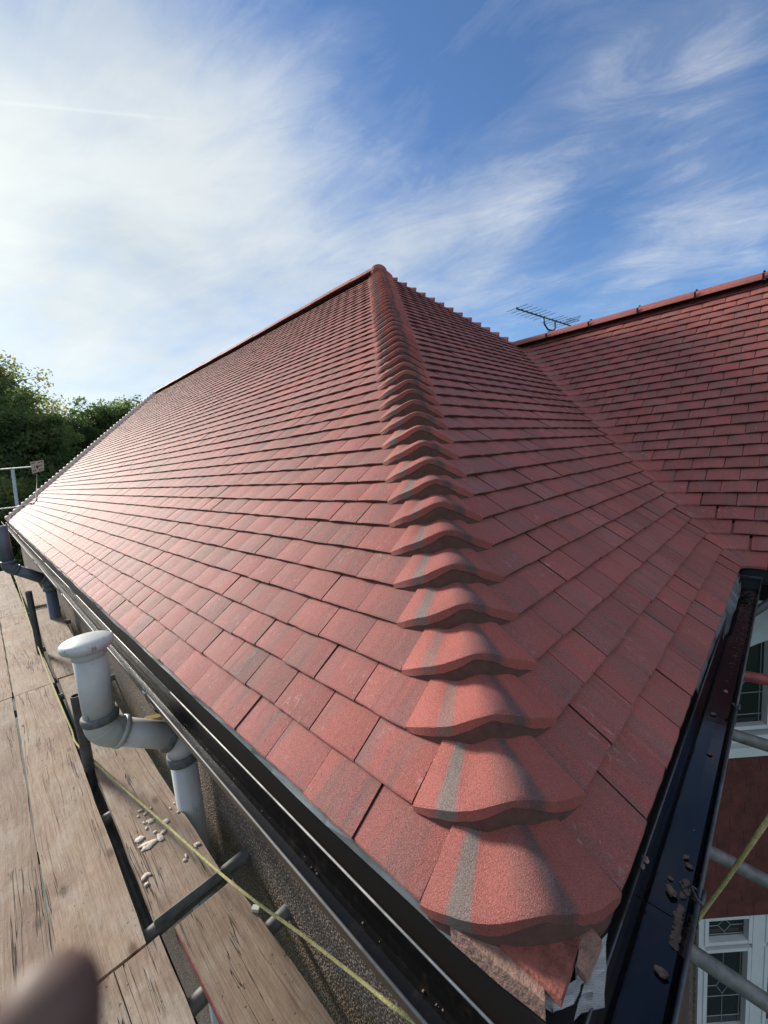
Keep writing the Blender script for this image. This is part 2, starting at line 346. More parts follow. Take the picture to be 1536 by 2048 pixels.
def b_tube(bm, pts, r, n=16, cap=True, hollow=0):
    pts = [Vector(p) for p in pts]; rings = []
    rr = r if isinstance(r, (list, tuple)) else [r]*len(pts)
    up = None
    for i, p in enumerate(pts):
        d = (pts[min(i+1, len(pts)-1)] - pts[max(i-1, 0)]).normalized()
        if up is None: up = d.orthogonal().normalized()
        a = (up - d*up.dot(d)).normalized(); b = d.cross(a); up = a
        rings.append([bm.verts.new(p + (a*math.cos(k*2*math.pi/n) + b*math.sin(k*2*math.pi/n))*rr[i]) for k in range(n)])
    for i in range(len(rings)-1):
        for k in range(n): bm.faces.new((rings[i][k], rings[i][(k+1) % n], rings[i+1][(k+1) % n], rings[i+1][k]))
    if hollow:
        for ri, pi, sgn in ((0, pts[0], 1), (-1, pts[-1], -1)):
            d = (pts[1]-pts[0]).normalized() if ri == 0 else (pts[-2]-pts[-1]).normalized()
            R0 = rings[ri]; a = [bm.verts.new(pi + (v.co-pi)*(1-hollow)) for v in R0]; c = [bm.verts.new(v.co + d*r*4) for v in a]
            for k in range(n):
                bm.faces.new((R0[k], R0[(k+1) % n], a[(k+1) % n], a[k])); bm.faces.new((a[k], a[(k+1) % n], c[(k+1) % n], c[k]))
            bm.faces.new(c)
    elif cap: bm.faces.new(rings[0]); bm.faces.new(rings[-1])
def b_prism(bm, poly, d):          # polygon of 3-D points extruded by vector d
    a = [bm.verts.new(p) for p in poly]; c = [bm.verts.new(Vector(p)+Vector(d)) for p in poly]
    bm.faces.new(a); bm.faces.new(c[::-1])
    for i in range(len(a)): j = (i+1) % len(a); bm.faces.new((a[i], c[i], c[j], a[j]))
def blob(bm, c, r, seed, sq=(1, 1, .7)):
    rg = random.Random(seed); M = Matrix.Translation(c) @ Matrix.Rotation(rg.random()*6, 4, 'Z') @ Matrix.Diagonal((*[r*s for s in sq], 1))
    g = bmesh.ops.create_icosphere(bm, subdivisions=2, radius=1, matrix=M)
    for v in g['verts']:
        d = v.co - Vector(c); v.co = Vector(c) + d*(.75+.5*rg.random())

# ------------------------------------------------------------------ roof constants
PIT_R = 0.7076; T = math.tan(PIT_R); CS, SN = math.cos(PIT_R), math.sin(PIT_R)
G = .1058; GE = G*CS                     # gauge, and its plan advance
TW, TH = .165, .0155
DA, DB = .2275, .2209
A_ = 3.585                               # half width of the main roof
VX = 2.385                               # valley foot / wing eaves
XR = 4.72                                # wing ridge
NC = int(A_/GE)                          # courses
NCW = int((XR-VX)/GE)
def far_y(x): return 12.4 + 0.1*x/A_     # oblique far verge

# setting: ground
gm = mesh('ground', [(-60, -60, -5.2), (120, -60, -5.2), (120, 160, -5.2), (-60, 160, -5.2)], [(0, 1, 2, 3)])
link('ground', gm, None, M_grass, 'structure')
pm = mesh('patio', [(-3, -6, -5.19), (9, -6, -5.19), (9, 16, -5.19), (-3, 16, -5.19)], [(0, 1, 2, 3)])
link('patio', pm, None, M_ground, 'structure')

# ------------------------------------------------------------------ house
house = empty('house', (3.6, 6, -5.19), 'house with newly laid red concrete tiled hipped roof and bonnet tiles down the hip', 'house')
HI = Matrix.Translation(-Vector(house.location))
def hpart(name, me, m=None, parent=None, kind=None):
    o = link(name, me, parent or house, m, kind)
    if parent is None: o.matrix_parent_inverse = HI
    return o
# roof deck (underlay) below the tiles
def P(x, y, z): return (x, y, z)
dz = -.062
dv = [(0.02, 0.02, dz), (0.02, far_y(0)-.05, dz), (A_, far_y(A_)-.05, A_*T+dz), (A_, A_, A_*T+dz), (2*A_, 0.02, dz), (2*A_, far_y(0), dz)]
df = [(0, 3, 2, 1), (0, 4, 3), (4, 5, 2, 3), (1, 2, 5)]
deck = hpart('roof_deck', mesh('roof_deck', dv, df), M_deck)
YW = -1.5
wv = [(VX+.02, -.02, dz), (VX+.02, YW, dz), (XR, YW, (XR-VX)*T+dz), (XR, XR-VX, (XR-VX)*T+dz), (2*XR-VX, YW, dz), (2*XR-VX, 3, dz), (XR, 3, (XR-VX)*T+dz)]
wf = [(0, 3, 2, 1), (3, 6, 5, 4, 2), (1, 2, 4)]
deck2 = hpart('roof_deck', mesh('roof_deck', wv, wf), M_deck)
deck['label'] = 'dark underlay below the main roof tiles'; deck2['label'] = 'dark underlay below the wing roof tiles'

# tile mesh: x across, y up the slope, leading top edge at z = 0
def tile_geo(w, ln, x1=None, seed=0):
    rg = random.Random(seed); nx = 4; V = []; U = []; F = []
    cam_ = .0036; ch = [rg.uniform(-.0014, .0014) for _ in range(nx+1)]
    def zt(x): return cam_*(1-(2*x/w-1)**2) - cam_*.5
    xs = [w*i/nx for i in range(nx+1)]
    rows = [(0, -.0022), (.0035, 0), (ln, -TH*ln/G)]
    for k, (y, z) in enumerate(rows):
        for i, x in enumerate(xs):
            yy = y + (ch[i] if k < 2 else 0); V.append((x, yy, z+zt(x))); U.append((x, y))
    nb = len(V)
    for k, (y, z) in enumerate(((0.001, -TH), (ln, -TH*ln/G-TH))):
        for i, x in enumerate(xs): V.append((x, y + (ch[i] if k == 0 else 0), z+zt(x)*.8)); U.append((x, y))
    s = nx+1
    for k in range(2):
        for i in range(nx): a = k*s+i; F.append((a, a+1, a+s+1, a+s))
    for i in range(nx): F.append((nb+i, nb+i+1, i+1, i))
    for i in range(nx): F.append((nb+s+i, nb+s+i+1, nb+i+1, nb+i))
    F.append((0, s, 2*s, nb+s, nb)); F.append((nx, nb+nx, nb+s+nx, 2*s+nx, s+nx))
    return V, F, U
TG = [tile_geo(TW-.0034, .19, seed=i) for i in range(8)]
TM = []
EDG = [0]*8+[1]*8+[1, 1]
for i, (v, f, u) in enumerate(TG):
    me = mesh('roof_tile', v, f, uv=u); me.materials.append(M_tile); me.materials.append(M_edge); me.polygons.foreach_set('material_index', EDG); TM.append(me)
def frame(O, U, V_):
    U = Vector(U); V_ = Vector(V_); Nn = U.cross(V_)
    return Matrix(((U.x, V_.x, Nn.x, O[0]), (U.y, V_.y, Nn.y, O[1]), (U.z, V_.z, Nn.z, O[2]), (0, 0, 0, 1)))
UA, VA = (0, -1, 0), (CS, 0, SN)
UB, VB = (1, 0, 0), (0, CS, SN)
Minv = cam.matrix_world.inverted()
def area(M, w):
    q = []
    for c in ((0, 0), (w, 0), (w, G), (0, G)):
        p = Minv @ (M @ Vector((c[0], c[1], 0)))
        if p.z > -.05: return 0
        q.append((811.2*p.x/-p.z, 811.2*p.y/-p.z))
    a = abs(sum(q[i][0]*q[(i+1) % 4][1]-q[(i+1) % 4][0]*q[i][1] for i in range(4)))/2
    cx = sum(p[0] for p in q)/4; cy = sum(p[1] for p in q)/4
    return a if abs(cx) < 800 and abs(cy) < 1060 else 0
tiles = []      # (area, matrix, variant, clampL, clampR, deck)
rg = random.Random(3)
def jit(M):
    return M @ Matrix.Translation((rg.uniform(-.0008, .0008), rg.uniform(-.0016, .0016), rg.uniform(-.0006, .0010))) @ Matrix.Rotation(rg.gauss(0, .0035), 4, 'Z') @ Matrix.Rotation(rg.gauss(0, .007), 4, 'Y') @ Matrix.Rotation(rg.gauss(0, .006), 4, 'X')
for n in range(NC):
    x = n*GE; z = x*T
    # slope A
    y0 = DA + n*GE; y1 = far_y(x) - .05; k = 0
    while True:
        lo = y0 + k*TW; hi = lo+TW
        if lo > y1-.03: break
        M = jit(frame((x, hi-.001, z), UA, VA)); cl = max(0, hi-.001-y1) if hi > y1 else 0
        tiles.append((area(M, TW) if not cl else 0, M, rg.randrange(8), cl, None, 0)); k += 1
    # slope B (runs under the right-hand hip, or stops at the valley)
    x0 = DB + n*GE; lim = VX + n*GE - .036 if n*GE < XR-VX else 2*A_ - n*GE - DB
    k = 0
    while True:
        lo = x0 + k*TW
        if lo > lim-.02: break
        M = jit(frame((lo+.001, n*GE, z), UB, VB)); cr = lim-lo if lo+TW > lim else None
        tiles.append((area(M, TW) if cr is None else area(M, cr)*.9, M, rg.randrange(8), 0, cr, 0)); k += 1
# slope C: wing roof, facing -x
for n in range(NCW):
    x = VX + n*GE; z = n*GE*T; top = n*GE - .104; off = (n % 2)*TW/2
    k = 0
    y_hi = .05 + off
    # start from a fixed bond and walk both ways
    ys = [y_hi + i*TW for i in range(-14, 22)]
    for hi in ys:
        lo = hi-TW
        if lo > top-.02 or lo < YW: continue
        M = jit(frame((x, hi-.001, z), UA, VA)); cl = max(0, hi-.001-top)
        tiles.append((area(M, TW), M, rg.randrange(8), cl, None, 1))
def clamp_geo(vr, cl, cr):
    v, f, u = TG[vr]
    if cl: v = [(max(p[0], cl), p[1], p[2]) for p in v]
    if cr is not None: v = [(min(p[0], cr), p[1], p[2]) for p in v]
    return v, f, u
tiles.sort(key=lambda a: -a[0])
for a, M, vr, cl, cr, dk in tiles[:300]:
    if cl or cr is not None:
        v, f, u = clamp_geo(vr, cl, cr); me = mesh('roof_tile', v, f, uv=u); me.materials.append(M_tile); me.materials.append(M_edge); me.polygons.foreach_set('material_index', EDG)
    else: me = TM[vr]
    o = bpy.data.objects.new('roof_tile', me); COL.objects.link(o); o.parent = deck2 if dk else deck
    o.matrix_parent_inverse = Matrix.Identity(4); o.matrix_local = M
# the rest as one mesh
VV = []; FF = []; UU = []; TT = []; off = 0
for a, M, vr, cl, cr, dk in tiles[300:]:
    v, f, u = clamp_geo(vr, cl, cr)
    A4 = np.array(M); va = np.array(v) @ A4[:3, :3].T + A4[:3, 3]
    VV.append(va); FF += [tuple(i+off for i in q) for q in f]; UU += u; TT += [random.random()]*len(v); off += len(v)
VV = np.concatenate(VV)
me = mesh('roof_tiles', VV.tolist(), FF, uv=UU); me.materials.append(M_tile); me.materials.append(M_edge); me.polygons.foreach_set('material_index', EDG*(len(FF)//len(EDG)))
at = me.attributes.new('tid', 'FLOAT', 'POINT'); at.data.foreach_set('value', TT)
rt = hpart('roof_tiles', me, None, kind='stuff'); rt['label'] = 'the many smaller looking roof tiles further up and along the slopes'

# bonnet tiles down the hips
sT = [0, .04, .125, .25, .375, .5, .625, .75, .875, .96, 1]
zT = [.003, .010, .025, .041, .060, .073, .067, .047, .028, .010, .000]
zB = [-.015, -.012, .000, .014, .033, .053, .042, .020, -.002, -.014, -.021]
def bonnet_geo(seed):
    rg = random.Random(seed); ns = 24
    V = []; U = []; F = []
    ss = [i/ns for i in range(ns+1)]
    def sm(s, tab):   # smooth interpolation
        i = min(max(0, np.searchsorted(sT, s)-1), len(sT)-2)
        p0 = tab[max(i-1, 0)]; p1 = tab[i]; p2 = tab[i+1]; p3 = tab[min(i+2, len(tab)-1)]
        h = (s-sT[i])/(sT[i+1]-sT[i])
        m1 = (p2-p0)/max(1e-6, sT[i+1]-sT[max(i-1, 0)])*(sT[i+1]-sT[i]); m2 = (p3-p1)/max(1e-6, sT[min(i+2, len(tab)-1)]-sT[i])*(sT[i+1]-sT[i])
        return (2*h**3-3*h*h+1)*p1+(h**3-2*h*h+h)*m1+(-2*h**3+3*h*h)*p2+(h**3-h*h)*m2
    c = .0
    rough = [rg.gauss(0, .0011) for _ in ss]
    def pt(s, adv, zz, back=0):
        x = 2*s*(1-s)*c + s*s*DB; y = (1-s)**2*DA + 2*s*(1-s)*c
        a = min(1, 2*(1-s)) if s > .0 else 1; b_ = min(1, 2*s)
        sm_ = lambda v: max(0, (1+v-math.sqrt((1-v)**2+.05))/2*1.0+.012)
        a = sm_(2*(1-s)); b_ = sm_(2*s)
        return (x+adv*a+back*a, y+adv*b_+back*b_, zz+adv*T*max(a, b_)**0+0*adv)
    def up(s): return TH*.9 + .046*math.sin(math.pi*s)**1.05 if 0 < s < 1 else TH*.9
    rowsdef = []
    for j, (adv, kind) in enumerate(((.0, 'lip'), (.0045, 'top'), (.045, 'top'), (.112, 'top'))):
        for i, s in enumerate(ss):
            z = sm(s, zT) + (-.0035 if kind == 'lip' else 0) + rough[i]*(.5 if kind == 'lip' else .15)
            p = pt(s, adv, z); p = (p[0], p[1], p[2] - up(s)*adv/GE)
            V.append(p); U.append((s, adv+.02))
    for i, s in enumerate(ss):                       # underside lip
        p = pt(s, .002, sm(s, zB)+rough[i]); V.append(p); U.append((s, 0))
    for i, s in enumerate(ss):                       # underside further back
        p = pt(s, .03, sm(s, zB)-.004); V.append((p[0], p[1], p[2]-up(s)*.03/GE)); U.append((s, 0.03))
    n1 = ns+1
    for j in range(3):
        for i in range(ns): a = j*n1+i; F.append((a, a+1, a+n1+1, a+n1))
    for i in range(ns): F.append((4*n1+i, 4*n1+i+1, i+1, i)); F.append((5*n1+i, 5*n1+i+1, 4*n1+i+1, 4*n1+i))
    # side walls
    for e in (0, ns):
        V.append((V[3*n1+e][0], V[3*n1+e][1], V[3*n1+e][2]-.02)); U.append((e/ns, .1)); q = len(V)-1
        F.append((e, n1+e, 2*n1+e, 3*n1+e, q, 4*n1+e) if e == 0 else (4*n1+e, q, 3*n1+e, 2*n1+e, n1+e, e))
    # mortar bed under the lip
    MV = []; MF = []
    for j in range(3):
        for i, s in enumerate(ss):
            s_ = .02+.96*s; zb = sm(s_, zB)
            adv = (.0035, .005, .009)[j] + rg.gauss(0, .0003); dz_ = (0.003, -.020, -.056)[j]
            if j == 2: dz_ = -.058 + rg.gauss(0, .001)
            dz_ *= .4+.6*math.sin(math.pi*s)**.6 if j else 1
            p = pt(s_, adv, zb+dz_); MV.append((p[0]-0, p[1]-0, p[2]-adv*T*.0))
    for j in range(2):
        for i in range(ns): a = j*n1+i; MF.append((a, a+1, a+n1+1, a+n1))
    return V, F, U, MV, MF
BG = []
for i in range(5):
    V, F, U, MV, MF = bonnet_geo(i)
    me = mesh('bonnet_tile', V, F, True, U); me.materials.append(M_bon)
    try: me.set_sharp_from_angle(angle=R(38))
    except Exception: pass
    mm = mesh('mortar_bed', MV, MF, True); mm.materials.append(M_mortar); BG.append((me, mm))
hip = hpart('hip', mesh('hip', [(0.03, 0.03, dz), (A_, A_, A_*T+dz), (A_, A_, A_*T+dz+.03), (.03, .03, dz+.03)], [(0, 1, 2, 3)]), M_deck)
hip['label'] = 'near hip running from the gutter corner up to the ridge'
mir = Matrix(((0, -1, 0, 0), (1, 0, 0, 0), (0, 0, 1, 0), (0, 0, 0, 1)))
hip2 = hpart('hip', mesh('hip', [(2*A_-.03, .03, dz), (A_, A_, A_*T+dz), (A_, A_, A_*T+dz+.03), (2*A_-.03, .03, dz+.03)], [(0, 1, 2, 3)]), M_deck)
hip2['label'] = 'far right hip seen edge on above the shaded slope'
def bonnet(M, i, parent, mortar=True):
    me, mm = BG[i % 5]
    o = bpy.data.objects.new('bonnet_tile', me); COL.objects.link(o); o.parent = parent; o.matrix_local = M
    if mortar: q = bpy.data.objects.new('mortar_bed', mm); COL.objects.link(q); q.parent = parent; q.matrix_local = M
for n in range(NC+1):
    M = Matrix.Translation((n*GE, n*GE, n*GE*T)) @ Matrix.Translation((rg.gauss(0, .0012), rg.gauss(0, .0012), rg.gauss(0, .001))) @ Matrix.Translation((.1, .1, 0)) @ Matrix.Rotation(rg.gauss(0, .012), 4, 'Z') @ Matrix.Translation((-.1, -.1, 0))
    bonnet(M, n*3+n//5, hip)
for n in range(int((2*A_-XR)/GE)-4 - 8, NC-1):
    if n*GE < 1.9: continue
    bonnet(Matrix.Translation((2*A_-n*GE, n*GE, n*GE*T)) @ mir, n*2, hip2)

# valley tiles
valley = hpart('valley', mesh('valley', [(VX+.0, 0, dz+.01), (XR, XR-VX, (XR-VX)*T+dz+.01), (XR-.1, XR-VX, (XR-VX)*T+dz+.02), (VX-.1, 0, dz+.02)], [(0, 1, 2, 3)]), M_deck)
for var in range(4):
    rgv = random.Random(40+var); V = []; F = []; U = []; ns = 8
    p0 = Vector((-.034, 0)); p1 = Vector((.010, -.010)); p2 = Vector((0, -.101))
    for j, (adv, zz) in enumerate(((0, -.002), (.004, 0), (.17, 0), (0.001, -TH))):
        for i in range(ns+1):
            s = i/ns; q = p0*(1-s)**2 + p1*2*s*(1-s) + p2*s*s
            a = min(1, 2*s)**.8; b_ = min(1, 2*(1-s))**.8
            V.append((q.x+adv*a, q.y+adv*b_, adv*T + zz - TH*adv/GE + rgv.gauss(0, .0006)+.001)); U.append((s*.18, adv))
    n1 = ns+1
    for a_, b2 in ((0, 1), (1, 2), (3, 0)):
        for i in range(ns): F.append((a_*n1+i, a_*n1+i+1, b2*n1+i+1, b2*n1+i))
    me = mesh('valley_tile', V, F, uv=U); me.materials.append(M_tile)
    for n in range(var, NCW, 4):
        o = bpy.data.objects.new('valley_tile', me); COL.objects.link(o); o.parent = valley; o.matrix_local = Matrix.Translation((VX+n*GE, n*GE, n*GE*T))

# ridge tiles
def ridge_geo(ln, r, flat):
    V = []; F = []; U = []; n = 12
    for j, y in enumerate((0, ln)):
        for rad in (r, r-.014):
            for i in range(n+1):
                a = math.pi*(i/n)
                x = -math.cos(a)*rad*1.15; z = math.sin(a)*rad*flat
                V.append((x, y, z)); U.append((i/n*.3, y))
    n1 = n+1
    for i in range(n):
        F.append((i, i+1, 2*n1+i+1, 2*n1+i)); F.append((n1+i+1, n1+i, 3*n1+i, 3*n1+i+1))
        F.append((n1+i, n1+i+1, i+1, i)); F.append((2*n1+i, 2*n1+i+1, 3*n1+i+1, 3*n1+i))
    F.append((0, 2*n1, 3*n1, n1)); F.append((n, n1+n, 3*n1+n, 2*n1+n))
    return V, F, U
V, F, U = ridge_geo(.445, .098, .72)
rme = mesh('ridge_tile', V, F, True, U); rme.materials.append(M_ridge)
rme2 = mesh('ridge_tile', *ridge_geo(.450, .105, .76)[:2], True, ridge_geo(.45, .105, .76)[2]); rme2.materials.append(M_ridge)
try: rme.set_sharp_from_angle(angle=R(40)); rme2.set_sharp_from_angle(angle=R(40))
except Exception: pass
ridge = hpart('ridge', mesh('ridge', [(A_, A_, A_*T-.06), (A_, far_y(A_), A_*T-.06), (A_, far_y(A_), A_*T), (A_, A_, A_*T)], [(0, 1, 2, 3)]), M_deck)
bm = bmesh.new(); bmesh.ops.create_uvsphere(bm, u_segments=16, v_segments=10, radius=1)
for v in bm.verts: v.co = Vector((v.co.x*.115, v.co.y*.10, v.co.z*.075)) + Vector((A_, A_+.03, A_*T-.005))
ec = fin('ridge_end', bm, M_ridge, house, True)
y = A_-.0
while y < far_y(A_)-.1:
    o = bpy.data.objects.new('ridge_tile', rme); COL.objects.link(o); o.parent = ridge
    o.matrix_local = Matrix.Translation((A_, y, A_*T-.012+random.uniform(-.003, .003))) @ Matrix.Rotation(random.gauss(0, .003), 4, 'X'); y += .45
ridge2 = hpart('ridge', mesh('ridge', [(XR, YW, (XR-VX)*T-.06), (XR, 2.3, (XR-VX)*T-.06), (XR, 2.3, (XR-VX)*T), (XR, YW, (XR-VX)*T)], [(0, 1, 2, 3)]), M_deck)
ridge2['label'] = 'ridge of the right hand wing'; ridge['label'] = 'long main ridge'
ums = bmesh.new(); b_box(ums, (-.126, -.005, -.01), (-.119, .010, .045)); b_box(ums, (-.05, -.006, .078), (.0, .008, .085))
umesh = bpy.data.meshes.new('ridge_union'); ums.to_mesh(umesh); ums.free(); umesh.materials.append(M_dark)
y = 2.40
ZR = (XR-VX)*T
while y > YW+.3:
    y -= .47
    o = bpy.data.objects.new('ridge_tile', rme2); COL.objects.link(o); o.parent = ridge2
    o.matrix_local = Matrix.Translation((XR, y+.01, ZR-.020+random.uniform(-.002, .002))) @ Matrix.Diagonal((1, 1.02, 1, 1))
    q = bpy.data.objects.new('ridge_union', umesh); COL.objects.link(q); q.parent = ridge2; q.matrix_local = Matrix.Translation((XR, y, ZR-.02))
M_cap = simple('sunlit_pale_verge_cap', (.52, .40, .34), .6, nscale=20, namp=.2)  # cap colour paled to paint in the sun catching the scallops
# far verge caps
verge = hpart('far_verge', mesh('far_verge', [(0, far_y(0), -.1), (A_, far_y(A_), A_*T-.1), (A_, far_y(A_), A_*T), (0, far_y(0), 0)], [(0, 1, 2, 3)]), M_deck)
vv, vf = [], []
bm = bmesh.new(); ang = math.atan2(A_, far_y(A_)-far_y(0))
bmesh.ops.create_uvsphere(bm, u_segments=14, v_segments=8, radius=1)
for v in bm.verts: v.co = Vector((v.co.x*.10, v.co.y*.062, v.co.z*.042))
cme = bpy.data.meshes.new('verge_cap'); bm.to_mesh(cme); bm.free(); cme.materials.append(M_cap); cme.polygons.foreach_set('use_smooth', [True]*len(cme.polygons))
for n in range(NC+1):
    x = n*GE+.03; dirn = Vector((A_, far_y(A_)-far_y(0), A_*T)).normalized()
    q = Vector((0, 1, 0)).rotation_difference(dirn)
    o = bpy.data.objects.new('verge_cap', cme); COL.objects.link(o); o.parent = verge
    o.matrix_local = Matrix.Translation((x, far_y(x)-.06, x*T+.022)) @ q.to_matrix().to_4x4() @ Matrix.Rotation(-.16, 4, 'X')

# walls
def wall_box(name, lo, hi, m, label=None):
    bm = bmesh.new(); b_box(bm, lo, hi); o = fin(name, bm, m, house)
    if label: o['label'] = label
    return o
WX = .165
wall_box('wall', (WX, WX, -5.19), (WX+.25, 13.0, -.19), M_peb, 'pebbledashed side wall below the left gutter')
wall_box('wall', (WX+.25, WX, -5.19), (2.42, WX+.25, -.19), M_peb, 'pebbledashed wall below the right gutter')
wall_box('wall', (WX+.25, 12.75, -5.19), (2*A_-.3, 13.0, -.19), M_peb)
wall_box('wall', (2*A_-.4, .4, -5.19), (2*A_-.2, 12.75, -.19), M_peb)
wall_box('soffit', (-.004, .3, -.19), (WX+.3, 13.05, -.175), M_dark)
wall_box('soffit', (-.004, -.004, -.19), (VX+.1, .30, -.175), M_dark)
# fascia boards
wall_box('fascia', (-.012+.024, -.0, -.175), (.030, 13.1, -.035), M_dark, 'black fascia board behind the left gutter')
wall_box('fascia', (.030, .012, -.175), (VX+.05, .03, -.035), M_dark, 'black fascia board behind the right gutter')
wall_box('fascia', (VX+.012, YW, -.175), (VX+.03, .012, -.035), M_dark, 'black fascia board below the wing eaves')
wall_box('soffit', (VX+.03, YW, -.19), (VX+.9, 0.165, -.175), M_dark)
# grey eaves tray strips under the first course
def strip(name, pts_top, pts_bot, m, label, th=.0025):
    n = len(pts_top); bm = bmesh.new()
    a = [bm.verts.new(p) for p in pts_top]; b_ = [bm.verts.new(p) for p in pts_bot]
    for i in range(n-1): bm.faces.new((a[i], a[i+1], b_[i+1], b_[i]))
    g = bmesh.ops.solidify(bm, geom=bm.faces[:], thickness=th)
    o = fin(name, bm, m, house); o['label'] = label; return o
ys = np.linspace(.16, 13, 120)
strip('eaves_tray', [(.012, y, -.0145) for y in ys], [(.004+.002*math.sin(y*9)*math.sin(y*2.3), y, -.027-.003*math.sin(y*3.1)) for y in ys], M_tray, 'grey eaves tray showing below the first tiles of the long slope')
xs = np.linspace(1.0, VX-.02, 40)
dr = [.050+.035*max(0, math.sin((x-1.25)*5.2))+.01*math.sin(x*31)+max(0, x-1.9)*.05 for x in xs]
strip('eaves_felt', [(x, .012, -.0145) for x in xs], [(x, -.006-.012*math.sin(x*4), -.014-d) for x, d in zip(xs, dr)], M_tray, 'blue grey felt with wavy lower edge hanging into the right gutter')
xs = np.linspace(VX-.04, VX+.35, 16)
strip('eaves_felt', [(VX+.012, .05-(x-VX), -.0145) for x in xs], [(VX-.01+.012*math.sin(x*30), .05-(x-VX)*1.02, -.10-.012*math.sin(x*22)) for x in xs], M_felt, 'crumpled dark felt below the first wing tiles')
# pieces under the bottom bonnet
def ray(px, py):
    return r2*((px-768)/811.2) + u2*(-(py-1024)/811.2) + f_
def onz(px, py, z):
    d = ray(px, py); return CAM + d*((z-CAM.z)/d.z)
def slab(name, pix, z, th, m, label, dzs=None):
    bm = bmesh.new(); ps = [onz(px, py, z+(dzs[i] if dzs else 0)) for i, (px, py) in enumerate(pix)]
    b_prism(bm, ps, (0, 0, -th)); 
    o = fin(name, bm, m, house); o['label'] = label; return o
slab('mortar_bed', [(900, 1850), (935, 1880), (1000, 1935), (1062, 1982), (1090, 2004), (1088, 1975), (1066, 1950), (1010, 1885), (1060, 1800), (960, 1800)], .002, .03, M_mortar_pale, 'pale mortar below the bottom bonnet tile')
slab('under_tile', [(1000, 1888), (1122, 1998), (1138, 1950), (1162, 1878), (1110, 1840), (1020, 1850)], .010, .014, M_under, 'red under tile with pointed corner below the bottom bonnet tile')
slab('under_tile', [(1157, 1905), (1153, 1930), (1172, 1953), (1186, 1925), (1204, 1880), (1180, 1850), (1160, 1850)], .008, .014, M_mortar_pale, 'brown under tile beside the red pointed one')
bm = bmesh.new()
top = [onz(1074, 1970, -.016), onz(1110, 1985, -.016), onz(1150, 1960, -.016), onz(1160, 1930, -.016)]
b1 = [onz(1082, 2014, -.035), onz(1105, 2032, -.04), onz(1143, 2047, -.05), onz(1162, 2024, -.05)]
def sheet(bm, A, B, th=.0015, k=6):
    n = len(A); g = []
    for j in range(k+1):
        s = j/k; g.append([bm.verts.new(Vector(A[i]).lerp(Vector(B[i]), s) + Vector((.0012*math.sin(j*2.2+i), .001*math.cos(j*1.7+i*2), 0))) for i in range(n)])
    for j in range(k):
        for i in range(n-1): bm.faces.new((g[j][i], g[j][i+1], g[j+1][i+1], g[j+1][i]))
    bmesh.ops.solidify(bm, geom=bm.faces[:], thickness=th)
sheet(bm, top, b1)
M_mem, t, b = mat('white_membrane'); tcn = nd(t, 'ShaderNodeNewGeometry')
wvn = nd(t, 'ShaderNodeTexWave', i_Scale=170.0, i_Distortion=.3); wvn.bands_direction = 'DIAGONAL'; t.links.new(tcn.outputs['Position'], wvn.inputs['Vector'])
t.links.new(ramp_(t, wvn.outputs['Fac'], [(0, (.44, .45, .46)), (1, (.56, .58, .60))]), b.inputs['Base Color']); bump(t, b, wvn.outputs['Fac'], .4, .001)
o = fin('membrane_flap', bm, M_mem, house); o['label'] = 'white ribbed membrane flap hanging below the hip corner'
bm = bmesh.new(); sheet(bm, [onz(1150, 1925, -.018), onz(1185, 1900, -.018), onz(1214, 1866, -.018)], [onz(1150, 2030, -.05), onz(1185, 2024, -.055), onz(1209, 2016, -.055)])
o = fin('membrane_flap', bm, M_mem, house); o['label'] = 'blue grey ribbed membrane flap behind the white one'

# canted bay of the wing: faces the camera, window above, tile hanging, window below
q0 = Vector((2.43, .165, 0)); dB = Vector((1, -1, 0)).normalized(); nB = Vector((-1, -1, 0)).normalized()
def bay(s, o_, z): p = q0 + dB*s + nB*o_; return Vector((p.x, p.y, z))
def bay_box(bm, s0, s1, o0, o1, z0, z1):
    vs = [bm.verts.new(bay(s, o, z)) for s in (s0, s1) for o in (o0, o1) for z in (z0, z1)]
    for q in ((0, 1, 3, 2), (4, 6, 7, 5), (0, 4, 5, 1), (2, 3, 7, 6), (0, 2, 6, 4), (1, 5, 7, 3)): bm.faces.new([vs[i] for i in q])
BW = .78
bm = bmesh.new(); bay_box(bm, -.12, BW, -.25, -.06, -5.19, -.19); o = fin('wall', bm, M_render, house); o['label'] = 'pale bay wall behind the right gutter'
bm = bmesh.new(); bay_box(bm, -.13, .012, -.06, .0, -5.19, -.19); o = fin('wall', bm, M_peb, house); o['label'] = 'narrow pebbledash strip beside the leaded window'
bm = bmesh.new(); b_box(bm, (2.45+BW*.707, -2.2, -5.19), (2.65+BW*.707, .165-BW*.707, -.19)); o = fin('wall', bm, M_render, house)
